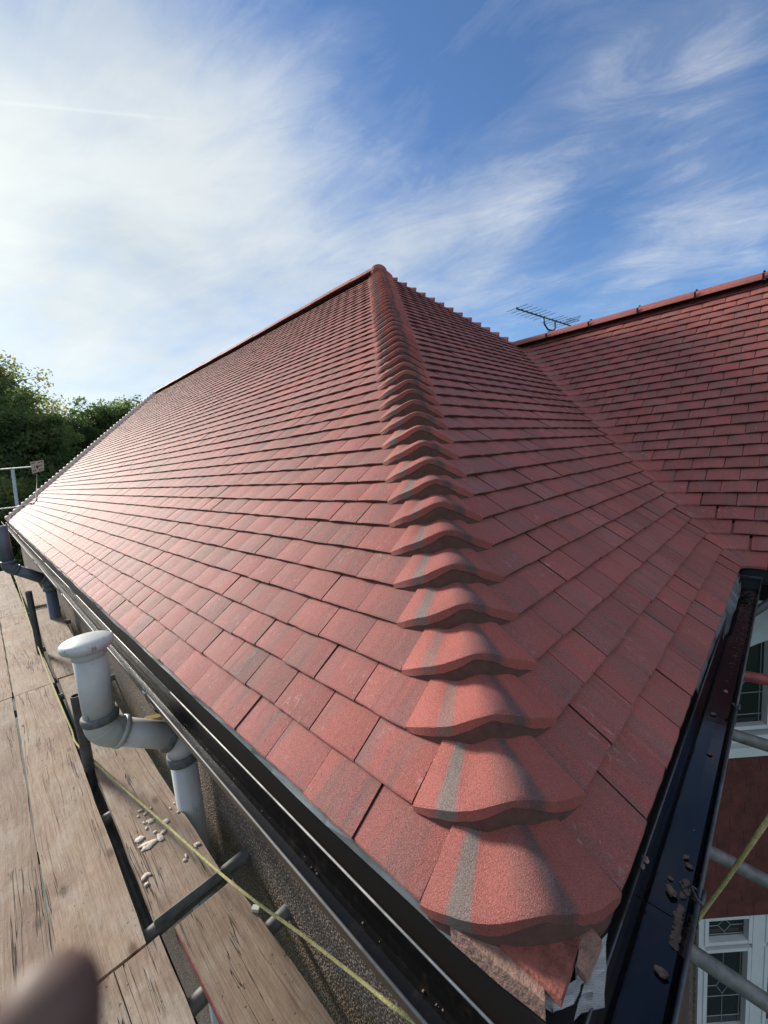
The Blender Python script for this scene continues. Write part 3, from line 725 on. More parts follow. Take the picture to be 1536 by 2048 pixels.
def window(s0, s1, z0, z1, label, lights, arch=False):
    fw = .042
    bm = bmesh.new()
    bay_box(bm, s0, s0+fw, -.05, .02, z0, z1); bay_box(bm, s1-fw, s1, -.05, .02, z0, z1)
    bay_box(bm, s0+fw, s1-fw, -.05, .018, z0, z0+fw); bay_box(bm, s0+fw, s1-fw, -.05, .018, z1-fw, z1)
    win = fin('window', bm, M_white, house); win['label'] = label
    for (a, b_, c, d) in lights:
        bm = bmesh.new(); bay_box(bm, a, b_, -.045, -.012, c, d)
        o = fin('glass_pane', bm, M_glass, None); o.parent = win; o.matrix_parent_inverse = Matrix.Identity(4)
        o.data.transform(Matrix.Translation((0, 0, 0)))
        bm = bmesh.new(); cx = (a+b_)/2; cz = (c+d)/2; w = b_-a; h = d-c; t_ = .003
        def bar(p, q):
            b_tube(bm, [bay(p[0], -.010, p[1]), bay(q[0], -.010, q[1])], t_, 5)
        dx = w*.16; dz2 = min(w*.26, h*.3)
        bar((cx, d), (cx, cz+dz2)); bar((cx, c), (cx, cz-dz2)); bar((a, cz), (cx-dx, cz)); bar((cx+dx, cz), (b_, cz))
        for s1_, s2_ in ((-1, 1), (1, 1), (-1, -1), (1, -1)): bar((cx+s1_*dx, cz), (cx, cz+s2_*dz2))
        bar((a, c+h*.1), (b_, c+h*.1))
        if h > .25: bar((a+w*.06, c), (a+w*.06, d)); bar((b_-w*.06, c), (b_-w*.06, d)); bar((a, c+h*.36), (b_, c+h*.36))
        o = fin('lead_strips', bm, M_lead, None); o.parent = win
    # sash frames proud of the outer frame
    for (a, b_, c, d) in lights:
        bm = bmesh.new(); e = .024
        bay_box(bm, a-e, a, -.03, .026, c-e, d+e); bay_box(bm, b_, b_+e, -.03, .026, c-e, d+e)
        bay_box(bm, a, b_, -.03, .024, c-e, c); bay_box(bm, a, b_, -.03, .024, d, d+e)
        o = fin('sash', bm, M_white, None); o.parent = win
    for ch in win.children: ch.matrix_parent_inverse = Matrix.Translation(-Vector(house.location)).inverted() @ Matrix.Translation(-Vector(house.location)); ch.matrix_basis = Matrix.Identity(4)
    return win
# children of a window live in the same world frame as their parent
zs = .0
window(.012, .40, -3.34, -2.30, 'lower white leaded window with diamond pattern', [(.070, .325, -3.20, -2.60), (.070, .325, -2.52, -2.36)])
window(.40, .79, -3.34, -2.30, 'lower white leaded window nearer the frame edge', [(.46, .71, -3.20, -2.60), (.46, .71, -2.52, -2.36)])
window(.012, .77, -1.14, -.44, 'upper window of the bay seen over the right gutter', [(.05, .38, -1.03, -.50), (.43, .73, -1.03, -.50)])
# white arched panel over the upper window
bm = bmesh.new(); pts = [bay(.0, .032, -.20), bay(.77, .032, -.20), bay(.77, .032, -.56)]
for i in range(13):
    a = i/12; s = .60-.60*a; pts.append(bay(s, .032, -.47-.20*a**2.2))
b_prism(bm, pts, nB*-.03); o = fin('arched_panel', bm, M_render, house); o['label'] = 'white arched panel above the dark upper window'
bm = bmesh.new(); bay_box(bm, .0, .77, -.02, .06, -1.20, -1.14); o = fin('window_sill', bm, M_white, house)
bm = bmesh.new(); bay_box(bm, .0, .77, -.05, .035, -2.30, -1.20); hg = fin('hung_tile_panel', bm, M_brown, house); hg['label'] = 'dark red brown tile hanging between the two bay windows'
for r in range(11):
    for k in range(5):
        s0 = .0+k*.165-(r % 2)*.08
        bm = bmesh.new(); a = max(0, s0); b_ = min(.77, s0+.163)
        if b_-a < .03: continue
        z1 = -1.20-r*.1; vs = [bay(a, .040, z1), bay(b_, .040, z1), bay(b_, .052, z1-.1), bay(a, .052, z1-.1)]
        b_prism(bm, vs, nB*-.01); o = fin('hung_tile', bm, M_brown, None); o.parent = hg
bm = bmesh.new(); b_box(bm, (1.3, .12, -5.1), (1.9, .164, -1.2)); o = fin('brown_panel', bm, M_brownwood, house); o['label'] = 'weathered brown timber panel low under the right gutter'

# ------------------------------------------------------------------ gutters
def gutter(name, prof, y0, y1, along, m, label, lipm, sections, joints, zoff=0):
    root = empty(name, (0, 0, -.1), label, 'gutter', None)
    def W_(q, s, z): return Vector((-q, s, z)) if along == 'y' else Vector((s, -q, z))
    outer = prof; inner = [(q*1.0 + (.0025 if i < 3 else -.0025 if i > len(prof)-4 else 0), z+(.0025 if 2 <= i <= len(prof)-3 else 0)) for i, (q, z) in enumerate(prof)]
    cuts = [y0]+sections+[y1]
    for a, b_ in zip(cuts[:-1], cuts[1:]):
        bm = bmesh.new(); K = max(2, int((b_-a)/.4)); R0 = []
        for j in range(K+1):
            s = a+.001+(b_-a-.002)*j/K; sag = .0015*math.sin(s*2.1)
            R0.append([bm.verts.new(W_(q, s, z+sag)) for q, z in outer] + [bm.verts.new(W_(q, s, z+sag)) for q, z in inner[::-1]])
        n = len(R0[0])
        for j in range(K):
            for i in range(n): bm.faces.new((R0[j][i], R0[j][(i+1) % n], R0[j+1][(i+1) % n], R0[j+1][i]))
        bm.faces.new(R0[0]); bm.faces.new(R0[-1][::-1])
        fin('channel', bm, m, root, False)
        for q, z, rr, nm in ((prof[-1][0]+.001, prof[-1][1]+.001, .0027, 'front_lip'), (prof[0][0], prof[0][1]+.001, .0022, 'rear_lip')):
            bm = bmesh.new(); b_tube(bm, [W_(q, a+.001+(b_-a-.002)*j/K, z+.0015*math.sin((a+(b_-a)*j/K)*2.1)) for j in range(K+1)], rr, 8)
            fin(nm, bm, M_reartrim if nm == 'rear_lip' and along == 'y' else lipm, root, True)
    for s in joints:
        bm = bmesh.new(); n0 = [W_(q+(.004 if q > .04 else -.004), s-.018, z-.005) for q, z in prof]; n1 = [W_(q+(.004 if q > .04 else -.004), s+.018, z-.005) for q, z in prof]
        a = [bm.verts.new(p) for p in n0]; b_ = [bm.verts.new(p) for p in n1]
        for i in range(len(a)-1): bm.faces.new((a[i], a[i+1], b_[i+1], b_[i]))
        bmesh.ops.solidify(bm, geom=bm.faces[:], thickness=.003)
        br = fin('joint_bracket', bm, m, root)
        bm = bmesh.new(); qf, zf = prof[-1]
        b_tube(bm, [W_(qf+.006, s-.014, zf+.004), W_(qf-.002, s-.010, zf+.006), W_(qf-.009, s+.000, zf+.009), W_(qf-.011, s+.008, zf+.005), W_(qf-.004, s+.008, zf+.003)], .0015, 6)
        b_tube(bm, [W_(qf+.006, s-.014, zf+.003), W_(qf+.006, s+.014, zf+.003)], .0026, 6)
        cl = fin('clip', bm, M_clip if along == 'y' else lipm, None, True); cl.parent = root; cl.matrix_parent_inverse = root.matrix_world.inverted() if False else Matrix.Translation(-Vector(root.location))
    return root
M_reartrim = simple('rear_lip_highlight', (.42, .42, .40), .4, nscale=25, namp=.5)  # bright highlight along the rear lip, painted as a pale colour
M_lip = simple('grey_gutter_edge', (.13, .125, .115), .55, nscale=30, namp=.4)  # front lip, lighter grey than the channel
M_lipB = simple('dark_gutter_edge', (.05, .055, .06), .3, nscale=30, namp=.6)
profA = [(.012, -.074), (.013, -.100), (.018, -.122), (.028, -.132), (.044, -.134), (.056, -.129), (.066, -.112), (.075, -.085), (.083, -.047)]
profB = [(.000, -.056), (.001, -.085), (.004, -.108), (.012, -.116), (.040, -.117), (.064, -.116), (.072, -.108), (.080, -.085), (.083, -.050)]
ga = gutter('gutter', profA, -.082, 13.0, 'y', M_gut, 'black square gutter along the long left eaves beside the scaffold boards', M_lip, [1.40, 3.35, 5.2, 9.0], [1.42, 3.36, 5.2])
gb = gutter('gutter', profB, .0, VX-.035, 'x', M_gutB, 'glossy black gutter along the right eaves with mortar crumbs in it', M_lipB, [.33, .98], [.335, .98])
bm = bmesh.new(); b_prism(bm, [Vector((VX-.034, -q, z)) for q, z in profB], (.004, 0, 0)); b_box(bm, (VX-.05, -.088, -.056), (VX-.03, .0, -.046))
fin('stop_end', bm, M_lipB, gb)
# silt and crumbs
def lump(px, py, z, r, seed, label):
    bm = bmesh.new(); p = onz(px, py, z); blob(bm, (0, 0, 0), r*.85, seed, (1.2, .8, .6))
    me = bpy.data.meshes.new('mortar_lump'); bm.to_mesh(me); bm.free(); me.materials.append(M_lump)
    o = bpy.data.objects.new('mortar_lump', me); COL.objects.link(o); o.location = p + Vector((0, 0, r*.5)); tag(o, label, 'mortar lump', 'mortar lumps lying in the gutters')
zb = -.1135
lump(1291, 1722, -.06, .008, 1, 'mortar lump caught on the inner edge of the right gutter beside the last tiles')
lump(1284, 1735, -.06, .006, 31, 'smaller crumb just below the lump on the inner edge of the right gutter')
lump(1372, 1717, zb, .0060, 2, 'pale mortar crumb topmost of the cluster in the right gutter')
lump(1378, 1735, zb, .0065, 3, 'crumb against the front of the right gutter, second from the cluster top')
lump(1341, 1759, zb, .0045, 4, 'small smooth round pebble of mortar alone left of the crumb cluster')
lump(1342, 1787, zb, .0105, 5, 'largest angular mortar lump in the right gutter')
lump(1322, 1949, zb, .0095, 6, 'flat mortar lump nearest the bottom of the right gutter')
lump(1426, 1430, zb, .0075, 7, 'dark round lump alone where the right gutter starts to shine')
lump(1419, 1510, zb, .0060, 8, 'dark flat lump alone in the shiny part of the right gutter')
lump(1388, 1662, zb, .0030, 9, 'tiny pale flake alone in the right gutter above the cluster')
lump(1452, 1385, -.07, .0075, 10, 'pale flake by the joint of the right gutter')
bm = bmesh.new(); rg2 = random.Random(9)
for i in range(70):
    s = rg2.random(); px = 1370-22*s+rg2.gauss(0, 4); py = 1765+125*s+rg2.gauss(0, 4)
    if 1795 < py < 1812: continue
    p = onz(px, py, zb+.002); p.y = max(p.y, -.068); blob(bm, p, rg2.uniform(.0025, .0055), i)
o = fin('mortar_crumbs', bm, M_lump, None, False); tag(o, 'heap of crushed mortar crumbs lying against the front of the right gutter', 'mortar crumbs', None, 'stuff')
bm = bmesh.new()
for i in range(420):
    x = rg2.uniform(1.05, 2.3); q = min(.07, max(.018, rg2.gauss(.052, .013))); r_s = rg2.uniform(.0015, .0055)*(.5+.5*(x-1.05)); blob(bm, (x, -q, -.1155+.001), r_s, i+200, (1.6, .9, .3))
M_silt = simple('wet_silt', (.085, .05, .038), .35, nscale=40, namp=.6)
o = fin('gutter_silt', bm, M_silt, None, True); tag(o, 'wet brown leaf litter and silt at the far end of the right gutter', 'silt', None, 'stuff')
bm = bmesh.new()
for i in range(420):
    y = rg2.uniform(.1, 2.6); q = .016+abs(rg2.gauss(0, .005)) if i < 350 else rg2.uniform(.03, .075); blob(bm, (-q, y, -.137 if q > .03 else -.122), rg2.uniform(.0006, .0020), i+500)
o = fin('gutter_grit', bm, M_lump, None, False); tag(o, 'fine pale grit scattered in the left gutter', 'grit', None, 'stuff')

bm = bmesh.new(); rg4 = random.Random(77)
for i in range(260):
    n = rg4.randrange(0, 14); k = rg4.random()**1.3*3.2
    if rg4.random() < .55: O = Vector((n*GE + .003, DA+n*GE+k, n*GE*T)); up_ = Vector((-SN, 0, CS)); al = Vector(VA)
    else:
        O = Vector((min(DB+n*GE+k*.6, VX+n*GE-.1), n*GE + .003, n*GE*T)); up_ = Vector((0, -SN, CS)); al = Vector(VB)
    r_s = rg4.uniform(.0009, .0024); a_ = rg4.choice((.001, .002, .004, rg4.uniform(.01, .09)))
    M_ = Matrix.Translation(O + al*a_ - up_*(a_*TH/G) + up_*(r_s*.5)) @ Matrix.Rotation(rg4.random()*6, 4, 'Z') @ Matrix.Diagonal((1.5, 1, .8, 1))
    g_ = bmesh.ops.create_icosphere(bm, subdivisions=1, radius=r_s, matrix=M_)
M_crumb = simple('tile_crumb', (.16, .06, .05), .95)
o = fin('tile_crumbs', bm, M_crumb, None); tag(o, 'tiny red brown crumbs caught along the lower tile courses', 'crumbs', None, 'stuff')

# ------------------------------------------------------------------ soil vent pipes
def lathe(bm, c, prof, n=32):
    rings = [[bm.verts.new((c[0]+r*math.cos(k*2*math.pi/n), c[1]+r*math.sin(k*2*math.pi/n), c[2]+z)) for k in range(n)] for r, z in prof]
    for i in range(len(rings)-1):
        for k in range(n): bm.faces.new((rings[i][k], rings[i][(k+1) % n], rings[i+1][(k+1) % n], rings[i+1][k]))
    bm.faces.new(rings[0]); bm.faces.new(rings[-1])
def arc(p, d0, d1, r, n=10):      # pts bending from dir d0 to d1 starting at p
    d0 = Vector(d0).normalized(); d1 = Vector(d1).normalized(); ang = d0.angle(d1); nrm_ = (d1 - d0*d0.dot(d1)).normalized(); c = Vector(p)+nrm_*r
    return [c + (-nrm_*math.cos(ang*i/n) + d0*math.sin(ang*i/n))*r for i in range(n+1)]
def vent(x0, x1, y, ztop, zb1, zb2, mp, me_, label, cowl=True):
    root = empty('soil_vent_pipe', (x1, y, -5.19), label, 'vent pipe', 'soil vent pipes up the side wall')
    d1 = Vector((x1-x0, 0, zb2-zb1)).normalized()
    if cowl:
        bm = bmesh.new(); lathe(bm, (x0, y, ztop), [(.055, -.054), (.0585, -.052), (.0585, -.030), (.058, -.028), (.074, -.024), (.087, -.013), (.091, .0), (.089, .011), (.078, .019), (.052, .025), (.022, .028), (.004, .0285)]); fin('cowl', bm, mp, root, True)
    else:
        pass
    r1, r2_ = .068, .062
    ang1 = Vector((0, 0, -1)).angle(d1); t1 = r1*math.tan(ang1/2); t2 = r2_*math.tan(ang1/2)
    bm = bmesh.new(); b_tube(bm, [(x0, y, ztop-.03), (x0, y, zb1+t1-.01)], .055, 32); fin('upper_pipe', bm, mp, root, True)
    zc0 = zb1+t1+.034
    bm = bmesh.new(); lathe(bm, (x0, y, zc0), [(.058, -.03), (.063, -.028), (.066, -.012), (.0655, -.002), (.060, .004), (.0555, .003)]); fin('collar', bm, M_rubber if cowl else me_, root, True)
    a = arc((x0, y, zb1+t1), (0, 0, -1), d1, r1, 12); bm = bmesh.new(); b_tube(bm, [(x0, y, zc0)]+a+[a[-1]+d1*.045], .0605, 32); fin('upper_elbow', bm, me_, root, True)
    bm = bmesh.new(); e_ = a[-1]+d1*.045; b_tube(bm, [e_-d1*.018, e_-d1*.015, e_-d1*.001, e_+d1*.001], [.0608, .0645, .0645, .0605], 32); fin('socket_rim', bm, me_, root, True)
    bm = bmesh.new(); b_tube(bm, [a[4]+(a[4]-a[3]).normalized()*0, a[5]], .0612, 32, cap=False); fin('seam', bm, mp, root, True)
    a2 = arc(Vector((x1, y, zb2)) - d1*t2, d1, (0, 0, -1), r2_, 12)
    bm = bmesh.new(); b_tube(bm, [a[-1]+d1*.03, a2[0]], .055, 32); fin('offset_pipe', bm, mp, root, True)
    bm = bmesh.new(); b_tube(bm, [a2[0]-d1*.034, a2[0]-d1*.030, a2[0]-d1*.008, a2[0]-d1*.004], [.060, .066, .066, .060], 32); fin('seal_ring', bm, M_rubber, root, True)
    xl = x1
    bm = bmesh.new(); b_tube(bm, [a2[0]-d1*.01]+a2+[a2[-1]+Vector((0, 0, -.04))], .0605, 32); fin('lower_elbow', bm, mp, root, True)
    zc_ = a2[-1].z-.04
    bm = bmesh.new(); lathe(bm, (xl, y, zc_), [(.056, -.045), (.064, -.043), (.066, -.030), (.066, -.002), (.062, .002)]); fin('coupling', bm, M_rubber, root, True)
    bm = bmesh.new(); b_tube(bm, [(xl, y, zc_-.02), (xl, y, -5.19)], .055, 32); fin('lower_pipe', bm, mp, root, True)
    return root, xl, zc_
print('vent', vent(-.182, .088, 1.76, .080, -.285, -.475, M_pipe, M_pipe2, 'pale grey vent pipe with domed cap, nearest the camera, swan necked under the gutter')[1:])
vent(-.272, .030, 5.75, .35, -.13, -.36, M_pipedk, M_pipedk, 'dark grey vent pipe further along the wall at the left edge of the photo', False)

# ------------------------------------------------------------------ scaffold
ZT = -.80
def board(x0, x1, y0, y1, label, z=ZT, rot=0, split=None, th=.038, mtl=None, band=None, twist=0):
    cx, cy = (x0+x1)/2, (y0+y1)/2; w = x1-x0; l = y1-y0; bm = bmesh.new()
    parts = [(-w/2, w/2)] if split is None else [(-w/2, split-.0015), (split+.0015, w/2)]
    for a, b_ in parts:
        ny = max(4, int(l/.12)); nx = 4; rgb = random.Random(int(abs(x0*1000+y0*77)))
        top = [[None]*(nx+1) for _ in range(ny+1)]; bot = [[None]*(nx+1) for _ in range(ny+1)]
        cup = rgb.uniform(-.002, .003)
        for j in range(ny+1):
            yy = -l/2+l*j/ny; wob = rgb.gauss(0, .0012)
            for i in range(nx+1):
                xx = a+(b_-a)*i/nx; ex = wob if i in (0, nx) else 0
                if split is not None and ((b_ < w/2 and i == nx) or (a > -w/2 and i == 0)):
                    if yy < l/2-.30: xx += .0015*(1 if a > -w/2 else -1)*-1
                    xx += .003*math.sin(yy*40)
                zz = cup*(2*i/nx-1)**2+rgb.gauss(0, .0005) - (.0025 if (i in (0, nx) or j in (0, ny)) else 0)
                top[j][i] = bm.verts.new((xx+ex, yy+(rgb.gauss(0, .001) if j in (0, ny) else 0), zz)); bot[j][i] = bm.verts.new((xx+ex, yy, -th))
        for j in range(ny):
            for i in range(nx):
                bm.faces.new((top[j][i], top[j][i+1], top[j+1][i+1], top[j+1][i])); bm.faces.new((bot[j][i], bot[j+1][i], bot[j+1][i+1], bot[j][i+1]))
            bm.faces.new((top[j][0], top[j+1][0], bot[j+1][0], bot[j][0])); bm.faces.new((top[j][nx], bot[j][nx], bot[j+1][nx], top[j+1][nx]))
        for i in range(nx):
            bm.faces.new((top[0][i], bot[0][i], bot[0][i+1], top[0][i+1])); bm.faces.new((top[ny][i], top[ny][i+1], bot[ny][i+1], bot[ny][i]))
    o = fin('scaffold_board', bm, mtl or M_wood, None); o.location = (cx, cy, z); o.rotation_euler = (0, twist, rot)
    tag(o, label, 'scaffold board', 'scaffold boards along the left wall')
    if band:
        for e in band:
            bm = bmesh.new(); y_ = -l/2 if e < 0 else l/2
            b_box(bm, (-w/2-.002, y_-.004 if e < 0 else y_, -th-.002), (w/2+.002, y_ if e < 0 else y_+.004, .0012))
            b_box(bm, (-w/2-.003, y_-.004, -.02), (-w/2-.001, y_+.05, -.006)) if e < 0 else None
            q = fin('end_band', bm, M_tube, None); q.parent = o
    return o
board(-.67, -.445, -.9, 3.795, 'leftmost near scaffold board, running off the left edge of the photo', rot=-.004)
board(-.905, -.68, -.9, 3.795, 'outer scaffold board beyond the leftmost near one')
board(-.432, -.213, 1.275, 3.795, 'near scaffold board left of the wide dark gap, with dusty footprints', rot=-.008, band=None)
board(-.425, -.188, -.9, 1.262, 'scaffold board at the bottom left with a long crack down its middle', split=-.008)
nb = board(-.172, .056, 1.325, 3.83, 'scaffold board between the gap and the wall, splashed with white plaster', rot=-.010, band=(-1,))
board(-.655, -.432, 3.805, 6.40, 'scaffold board of the second row at the left edge')
board(-.424, -.188, 3.805, 6.40, 'scaffold board of the second row left of the poles')
board(-.150, .075, 3.86, 6.34, 'reddish scaffold board behind the pale vent pipe', rot=-.015)
board(-.150, .075, 6.60, 10.2, 'honey coloured scaffold board beyond the dark vent pipe')
board(-.655, -.432, 6.41, 10.2, 'far scaffold board of the third row, outer')
board(-.424, -.188, 6.41, 10.2, 'far scaffold board of the third row, inner')
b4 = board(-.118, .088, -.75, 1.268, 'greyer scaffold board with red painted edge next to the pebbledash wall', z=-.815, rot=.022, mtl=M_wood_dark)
bm = bmesh.new(); rg3 = random.Random(5)
b_box(bm, (-.1055, -.9, -.036), (-.1035, 1.004, -.001)); o = fin('red_paint', bm, M_redpaint, None); o.parent = b4
# plaster splashes on the near board
def splat(cx, cy, r, seed, zz=.0):
    rgs = random.Random(seed); bm = bmesh.new(); n = 26; c = bm.verts.new((cx, cy, zz+.0022))
    ax = rgs.uniform(.3, .9); th0 = rgs.uniform(0, 3.1); r0 = [rgs.uniform(.55, 1.3) for _ in range(n)]; r0 = [(r0[k-1]+2*r0[k]+r0[(k+1) % n])/4 for k in range(n)]
    r1 = []
    for k in range(n):
        a = 2*math.pi*k/n; rr = r*r0[k]; x = math.cos(a)*rr; y = math.sin(a)*rr*ax
        r1.append((cx+x*math.cos(th0)-y*math.sin(th0), cy+x*math.sin(th0)+y*math.cos(th0)))
    mid = [bm.verts.new((cx+(p[0]-cx)*.88, cy+(p[1]-cy)*.88, zz+.0024)) for p in r1]; out_ = [bm.verts.new((p[0], p[1], zz)) for p in r1]
    for k in range(n): j = (k+1) % n; bm.faces.new((c, mid[k], mid[j])); bm.faces.new((mid[k], out_[k], out_[j], mid[j]))
    return bm
M_plaster = simple('dried_plaster', (.62, .54, .47), .9, nscale=60, namp=.2, bscale=140, bstr=.5, bdist=.002)
spl = [(283, 1677, .014), (291, 1690, .016), (302, 1687, .022), (325, 1672, .020), (330, 1663, .014), (306, 1640, .014), (335, 1641, .013), (295, 1625, .009), (284, 1620, .010), (305, 1615, .006), (297, 1655, .006), (292, 1644, .007), (344, 1615, .005), (352, 1605, .005), (303, 1745, .012), (295, 1752, .009), (378, 1708, .008), (400, 1685, .010), (396, 1690, .006), (280, 1632, .005), (315, 1662, .006), (340, 1640, .007), (300, 1765, .006), (360, 1622, .005), (375, 1717, .006)]
for i, (px, py, r) in enumerate(spl):
    p = onz(px, py, ZT); bm = splat(0, 0, r*1.35, i)
    o = fin('plaster_splash', bm, M_plaster, None, True); o.parent = nb
    o.matrix_parent_inverse = Matrix.Identity(4); o.matrix_local = Matrix.Translation((p.x-nb.location.x, p.y-nb.location.y, .0026))
# holes / knots in the boards (dark drilled holes)
def tube(p, q, label, m=M_tube, r=.0242, hollow=.16, grp='scaffold tubes', name='scaffold_tube'):
    bm = bmesh.new(); p = Vector(p); q = Vector(q); b_tube(bm, [Vector((0, 0, 0)), q-p], r, 20, hollow=hollow)
    o = fin(name, bm, m, None, True); o.location = p
    try: o.data.set_sharp_from_angle(angle=R(40))
    except Exception: pass
    return tag(o, label, 'scaffold tube', grp)
ZC = -.864
tube((-1.1, 1.30, ZC), (.232, 1.372, ZC), 'grey scaffold tube end poking out below the plaster splashed board')
tube((-1.1, 1.02, ZC-.014), (.222, 1.062, ZC-.014), 'pale scaffold tube end poking out below the red edged board')
tube((-1.1, 2.03, ZC), (.03, 2.055, ZC), 'scaffold tube crossing the wide gap beside the plaster splashed board')
for i, (y, xe, lb) in enumerate(((3.62, .21, 'scaffold tube end seen right of the pale vent pipe'), (3.98, .1, 'scaffold tube under the joint of the board rows'), (4.9, .15, 'scaffold tube end poking out beyond the reddish board'), (5.65, .15, 'scaffold tube below the dark vent pipe'), (6.46, .15, 'scaffold tube in the gap before the honey coloured board'), (7.6, .15, 'scaffold tube below the far row of boards, first'), (8.9, .15, 'scaffold tube below the far row of boards, second'), (10.0, .15, 'scaffold tube below the far row of boards, last'))):
    tube((-1.1, y, ZC), (xe, y+.02, ZC), lb)
tube((-.19, -.5, -.925), (-.19, 10.3, -.925), 'long dark scaffold tube running in the gap under the boards', M_tube_dk)
tube((-.192, 2.415, -5.19), (-.192, 2.415, -.382), 'dark upright scaffold tube with open top behind the pale vent pipe', M_tube_dk)
tube((-.202, 4.62, -5.19), (-.202, 4.62, -.215), 'dark upright scaffold tube standing further along the boards', M_tube_dk)
tube((-.02, .55, -5.0), (-.155, 1.02, -1.35), 'sloping pale tube seen below the red edged board', M_tube_pale)
tube((.06, .60, -5.0), (-.10, 1.05, -1.40), 'second sloping pale tube seen below the red edged board', M_tube)
def at_s(px, py, s): return CAM + ray(px, py)*s
# scaffold beyond the far end of the roof
tube(at_s(37, 1030, 16), at_s(25, 938, 16), 'pale upright scaffold tube standing beyond the far end of the roof', M_tube_pale, r=.055)
tube(at_s(-60, 944, 16.2), at_s(63, 934, 15.6), 'pale horizontal tube holding the perforated panel', M_tube_pale, r=.030)
tube(at_s(-60, 1025, 15.4), at_s(45, 1013, 15.2), 'thin horizontal scaffold tube just above the far eaves', M_tube_pale, r=.026)
pan = empty('perforated_panel', at_s(73, 933, 15.5), 'square tan panel with twelve dark holes at the end of a horizontal pole', 'panel')
bm = bmesh.new(); c4 = [at_s(*q, 15.5) for q in ((60, 924), (86, 920), (87, 941), (65, 947))]; nn = (c4[1]-c4[0]).cross(c4[2]-c4[0]).normalized()
b_prism(bm, c4, nn*.03); fin('plate', bm, M_tan, pan)
sgn = -1 if (c4[0]+nn*.03-CAM).length > (c4[0]-CAM).length else 1
for (u, v) in ((.14, .16), (.30, .14), (.68, .16), (.86, .14), (.14, .82), (.30, .80), (.68, .82), (.86, .82), (.66, .48), (.84, .46), (.5, .5), (.5, .66), (.28, .5)):
    p = c4[0].lerp(c4[1], u).lerp(c4[3].lerp(c4[2], u), v); bm = bmesh.new(); bs = p + nn*(-.004 if sgn < 0 else .0301)
    b_tube(bm, [bs, bs+nn*.005], .028 if (u, v) != (.5, .5) else .045, 8); fin('hole', bm, M_black, pan)
# cable across the roof end
def on_roof(px, py, h=.012):
    d = ray(px, py); nrm2 = Vector((-T, 0, 1)); t_ = (h - nrm2.dot(CAM))/nrm2.dot(d); return CAM + d*t_
cb = [at_s(74, 945, 15.4), at_s(74, 965, 15), on_roof(73, 984, .05), on_roof(72, 1002, .02), on_roof(68, 1006, .02), on_roof(60, 1007, .02), on_roof(40, 1015, .03), on_roof(28, 1020, .05)]
bm = bmesh.new(); b_tube(bm, cb, .012, 6); o = fin('cable', bm, M_black, None, True); tag(o, 'thin black cable draped over the far end of the long slope', 'cable')
bm = bmesh.new(); b_tube(bm, [on_roof(27, 1024, .05), on_roof(18, 1040, .02), on_roof(10, 1054, .02)], .008, 6); o = fin('cable', bm, M_black, None, True); tag(o, 'short thin cable across the first tiles at the far left corner', 'cable')
# tubes at the right, under the right gutter
def tp(px, py, pl_y=None, s=None): return CAM + ray(px, py)*s
tube(tp(1330, 1869, s=1.30), tp(1600, 2050, s=1.22), 'thick grey scaffold tube crossing in front of the lower leaded window', M_tube)
tube(tp(1380, 1683, s=1.62), tp(1600, 1796, s=1.52), 'grey scaffold tube below the tile hanging, above the lower window', M_tube)
tube(tp(1440, 1461, s=1.72), tp(1600, 1512, s=1.62), 'brownish scaffold tube in front of the upper window sill', M_tube)
tube(tp(1470, 1348, s=1.9), tp(1600, 1372, s=1.85), 'red painted scaffold tube in front of the upper window', M_tube_red)
tube(tp(1470, 1250, s=1.9), tp(1600, 1165, s=2.05), 'dark scaffold tube slanting across the white arched panel', M_tube_dk, r=.018)
# debris
bm = bmesh.new(); p0 = onz(505, 1803, -.790); p1 = onz(532, 1835, -.790)
b_box(bm, (-.013, -.008, 0), (.013, .008, .012)); o = fin('timber_offcut', bm, M_clip, None); o.location = onz(512, 1820, -.815); o.rotation_euler = (0, 0, 2.2); tag(o, 'small pale grey scrap on the edge of the red edged board', 'scrap')
bm = bmesh.new(); b_box(bm, (-.05, -.02, -.012), (.05, .02, .012)); o = fin('timber_offcut', bm, M_yellow, None); o.location = CAM + ray(308, 1437)*2.35; o.location.x = .135; o.rotation_euler = (0.1, .3, .1); tag(o, 'yellow timber wedge against the wall behind the vent pipe', 'offcut')
# rope
K = [onz(20, 1120, -.70), onz(48, 1210, -.70), onz(72, 1282, -.72), onz(99, 1354, -.74), onz(128, 1425, -.75), onz(144, 1462, -.77), onz(152, 1486, -.775)]
K += [onz(*q) for q in ((186, 1519, -.765), (230, 1560, -.755), (270, 1596, -.745), (340, 1657, -.73), (400, 1711, -.715), (460, 1763, -.70), (530, 1817, -.67), (602, 1868, -.64), (720, 1960, -.58), (833, 2047, -.52))]
e2 = CAM + ray(1150, 2260)*.98; K += [e2]; e3 = CAM + ray(1384, 1858)*1.02; e4 = CAM + ray(1536, 1640)*.80; e5 = CAM + ray(1700, 1405)*.72
K += [e3.lerp(e2, .5), e3, e3.lerp(e4, .5), e4, e5]
def cat(Pn, k=5):
    out_ = []
    for i in range(len(Pn)-1):
        p0 = Pn[max(i-1, 0)]; p1 = Pn[i]; p2 = Pn[i+1]; p3 = Pn[min(i+2, len(Pn)-1)]
        for j in range(k):
            h = j/k; out_.append(.5*((2*p1)+(p2-p0)*h+(2*p0-5*p1+4*p2-p3)*h*h+(3*p1-p0-3*p2+p3)*h**3))
    return out_+[Pn[-1]]
bm = bmesh.new(); b_tube(bm, cat(K), .0046, 10); o = fin('rope', bm, M_rope, None, True)
tag(o, 'thin yellow green rope running over the scaffold boards and round the roof corner', 'rope')
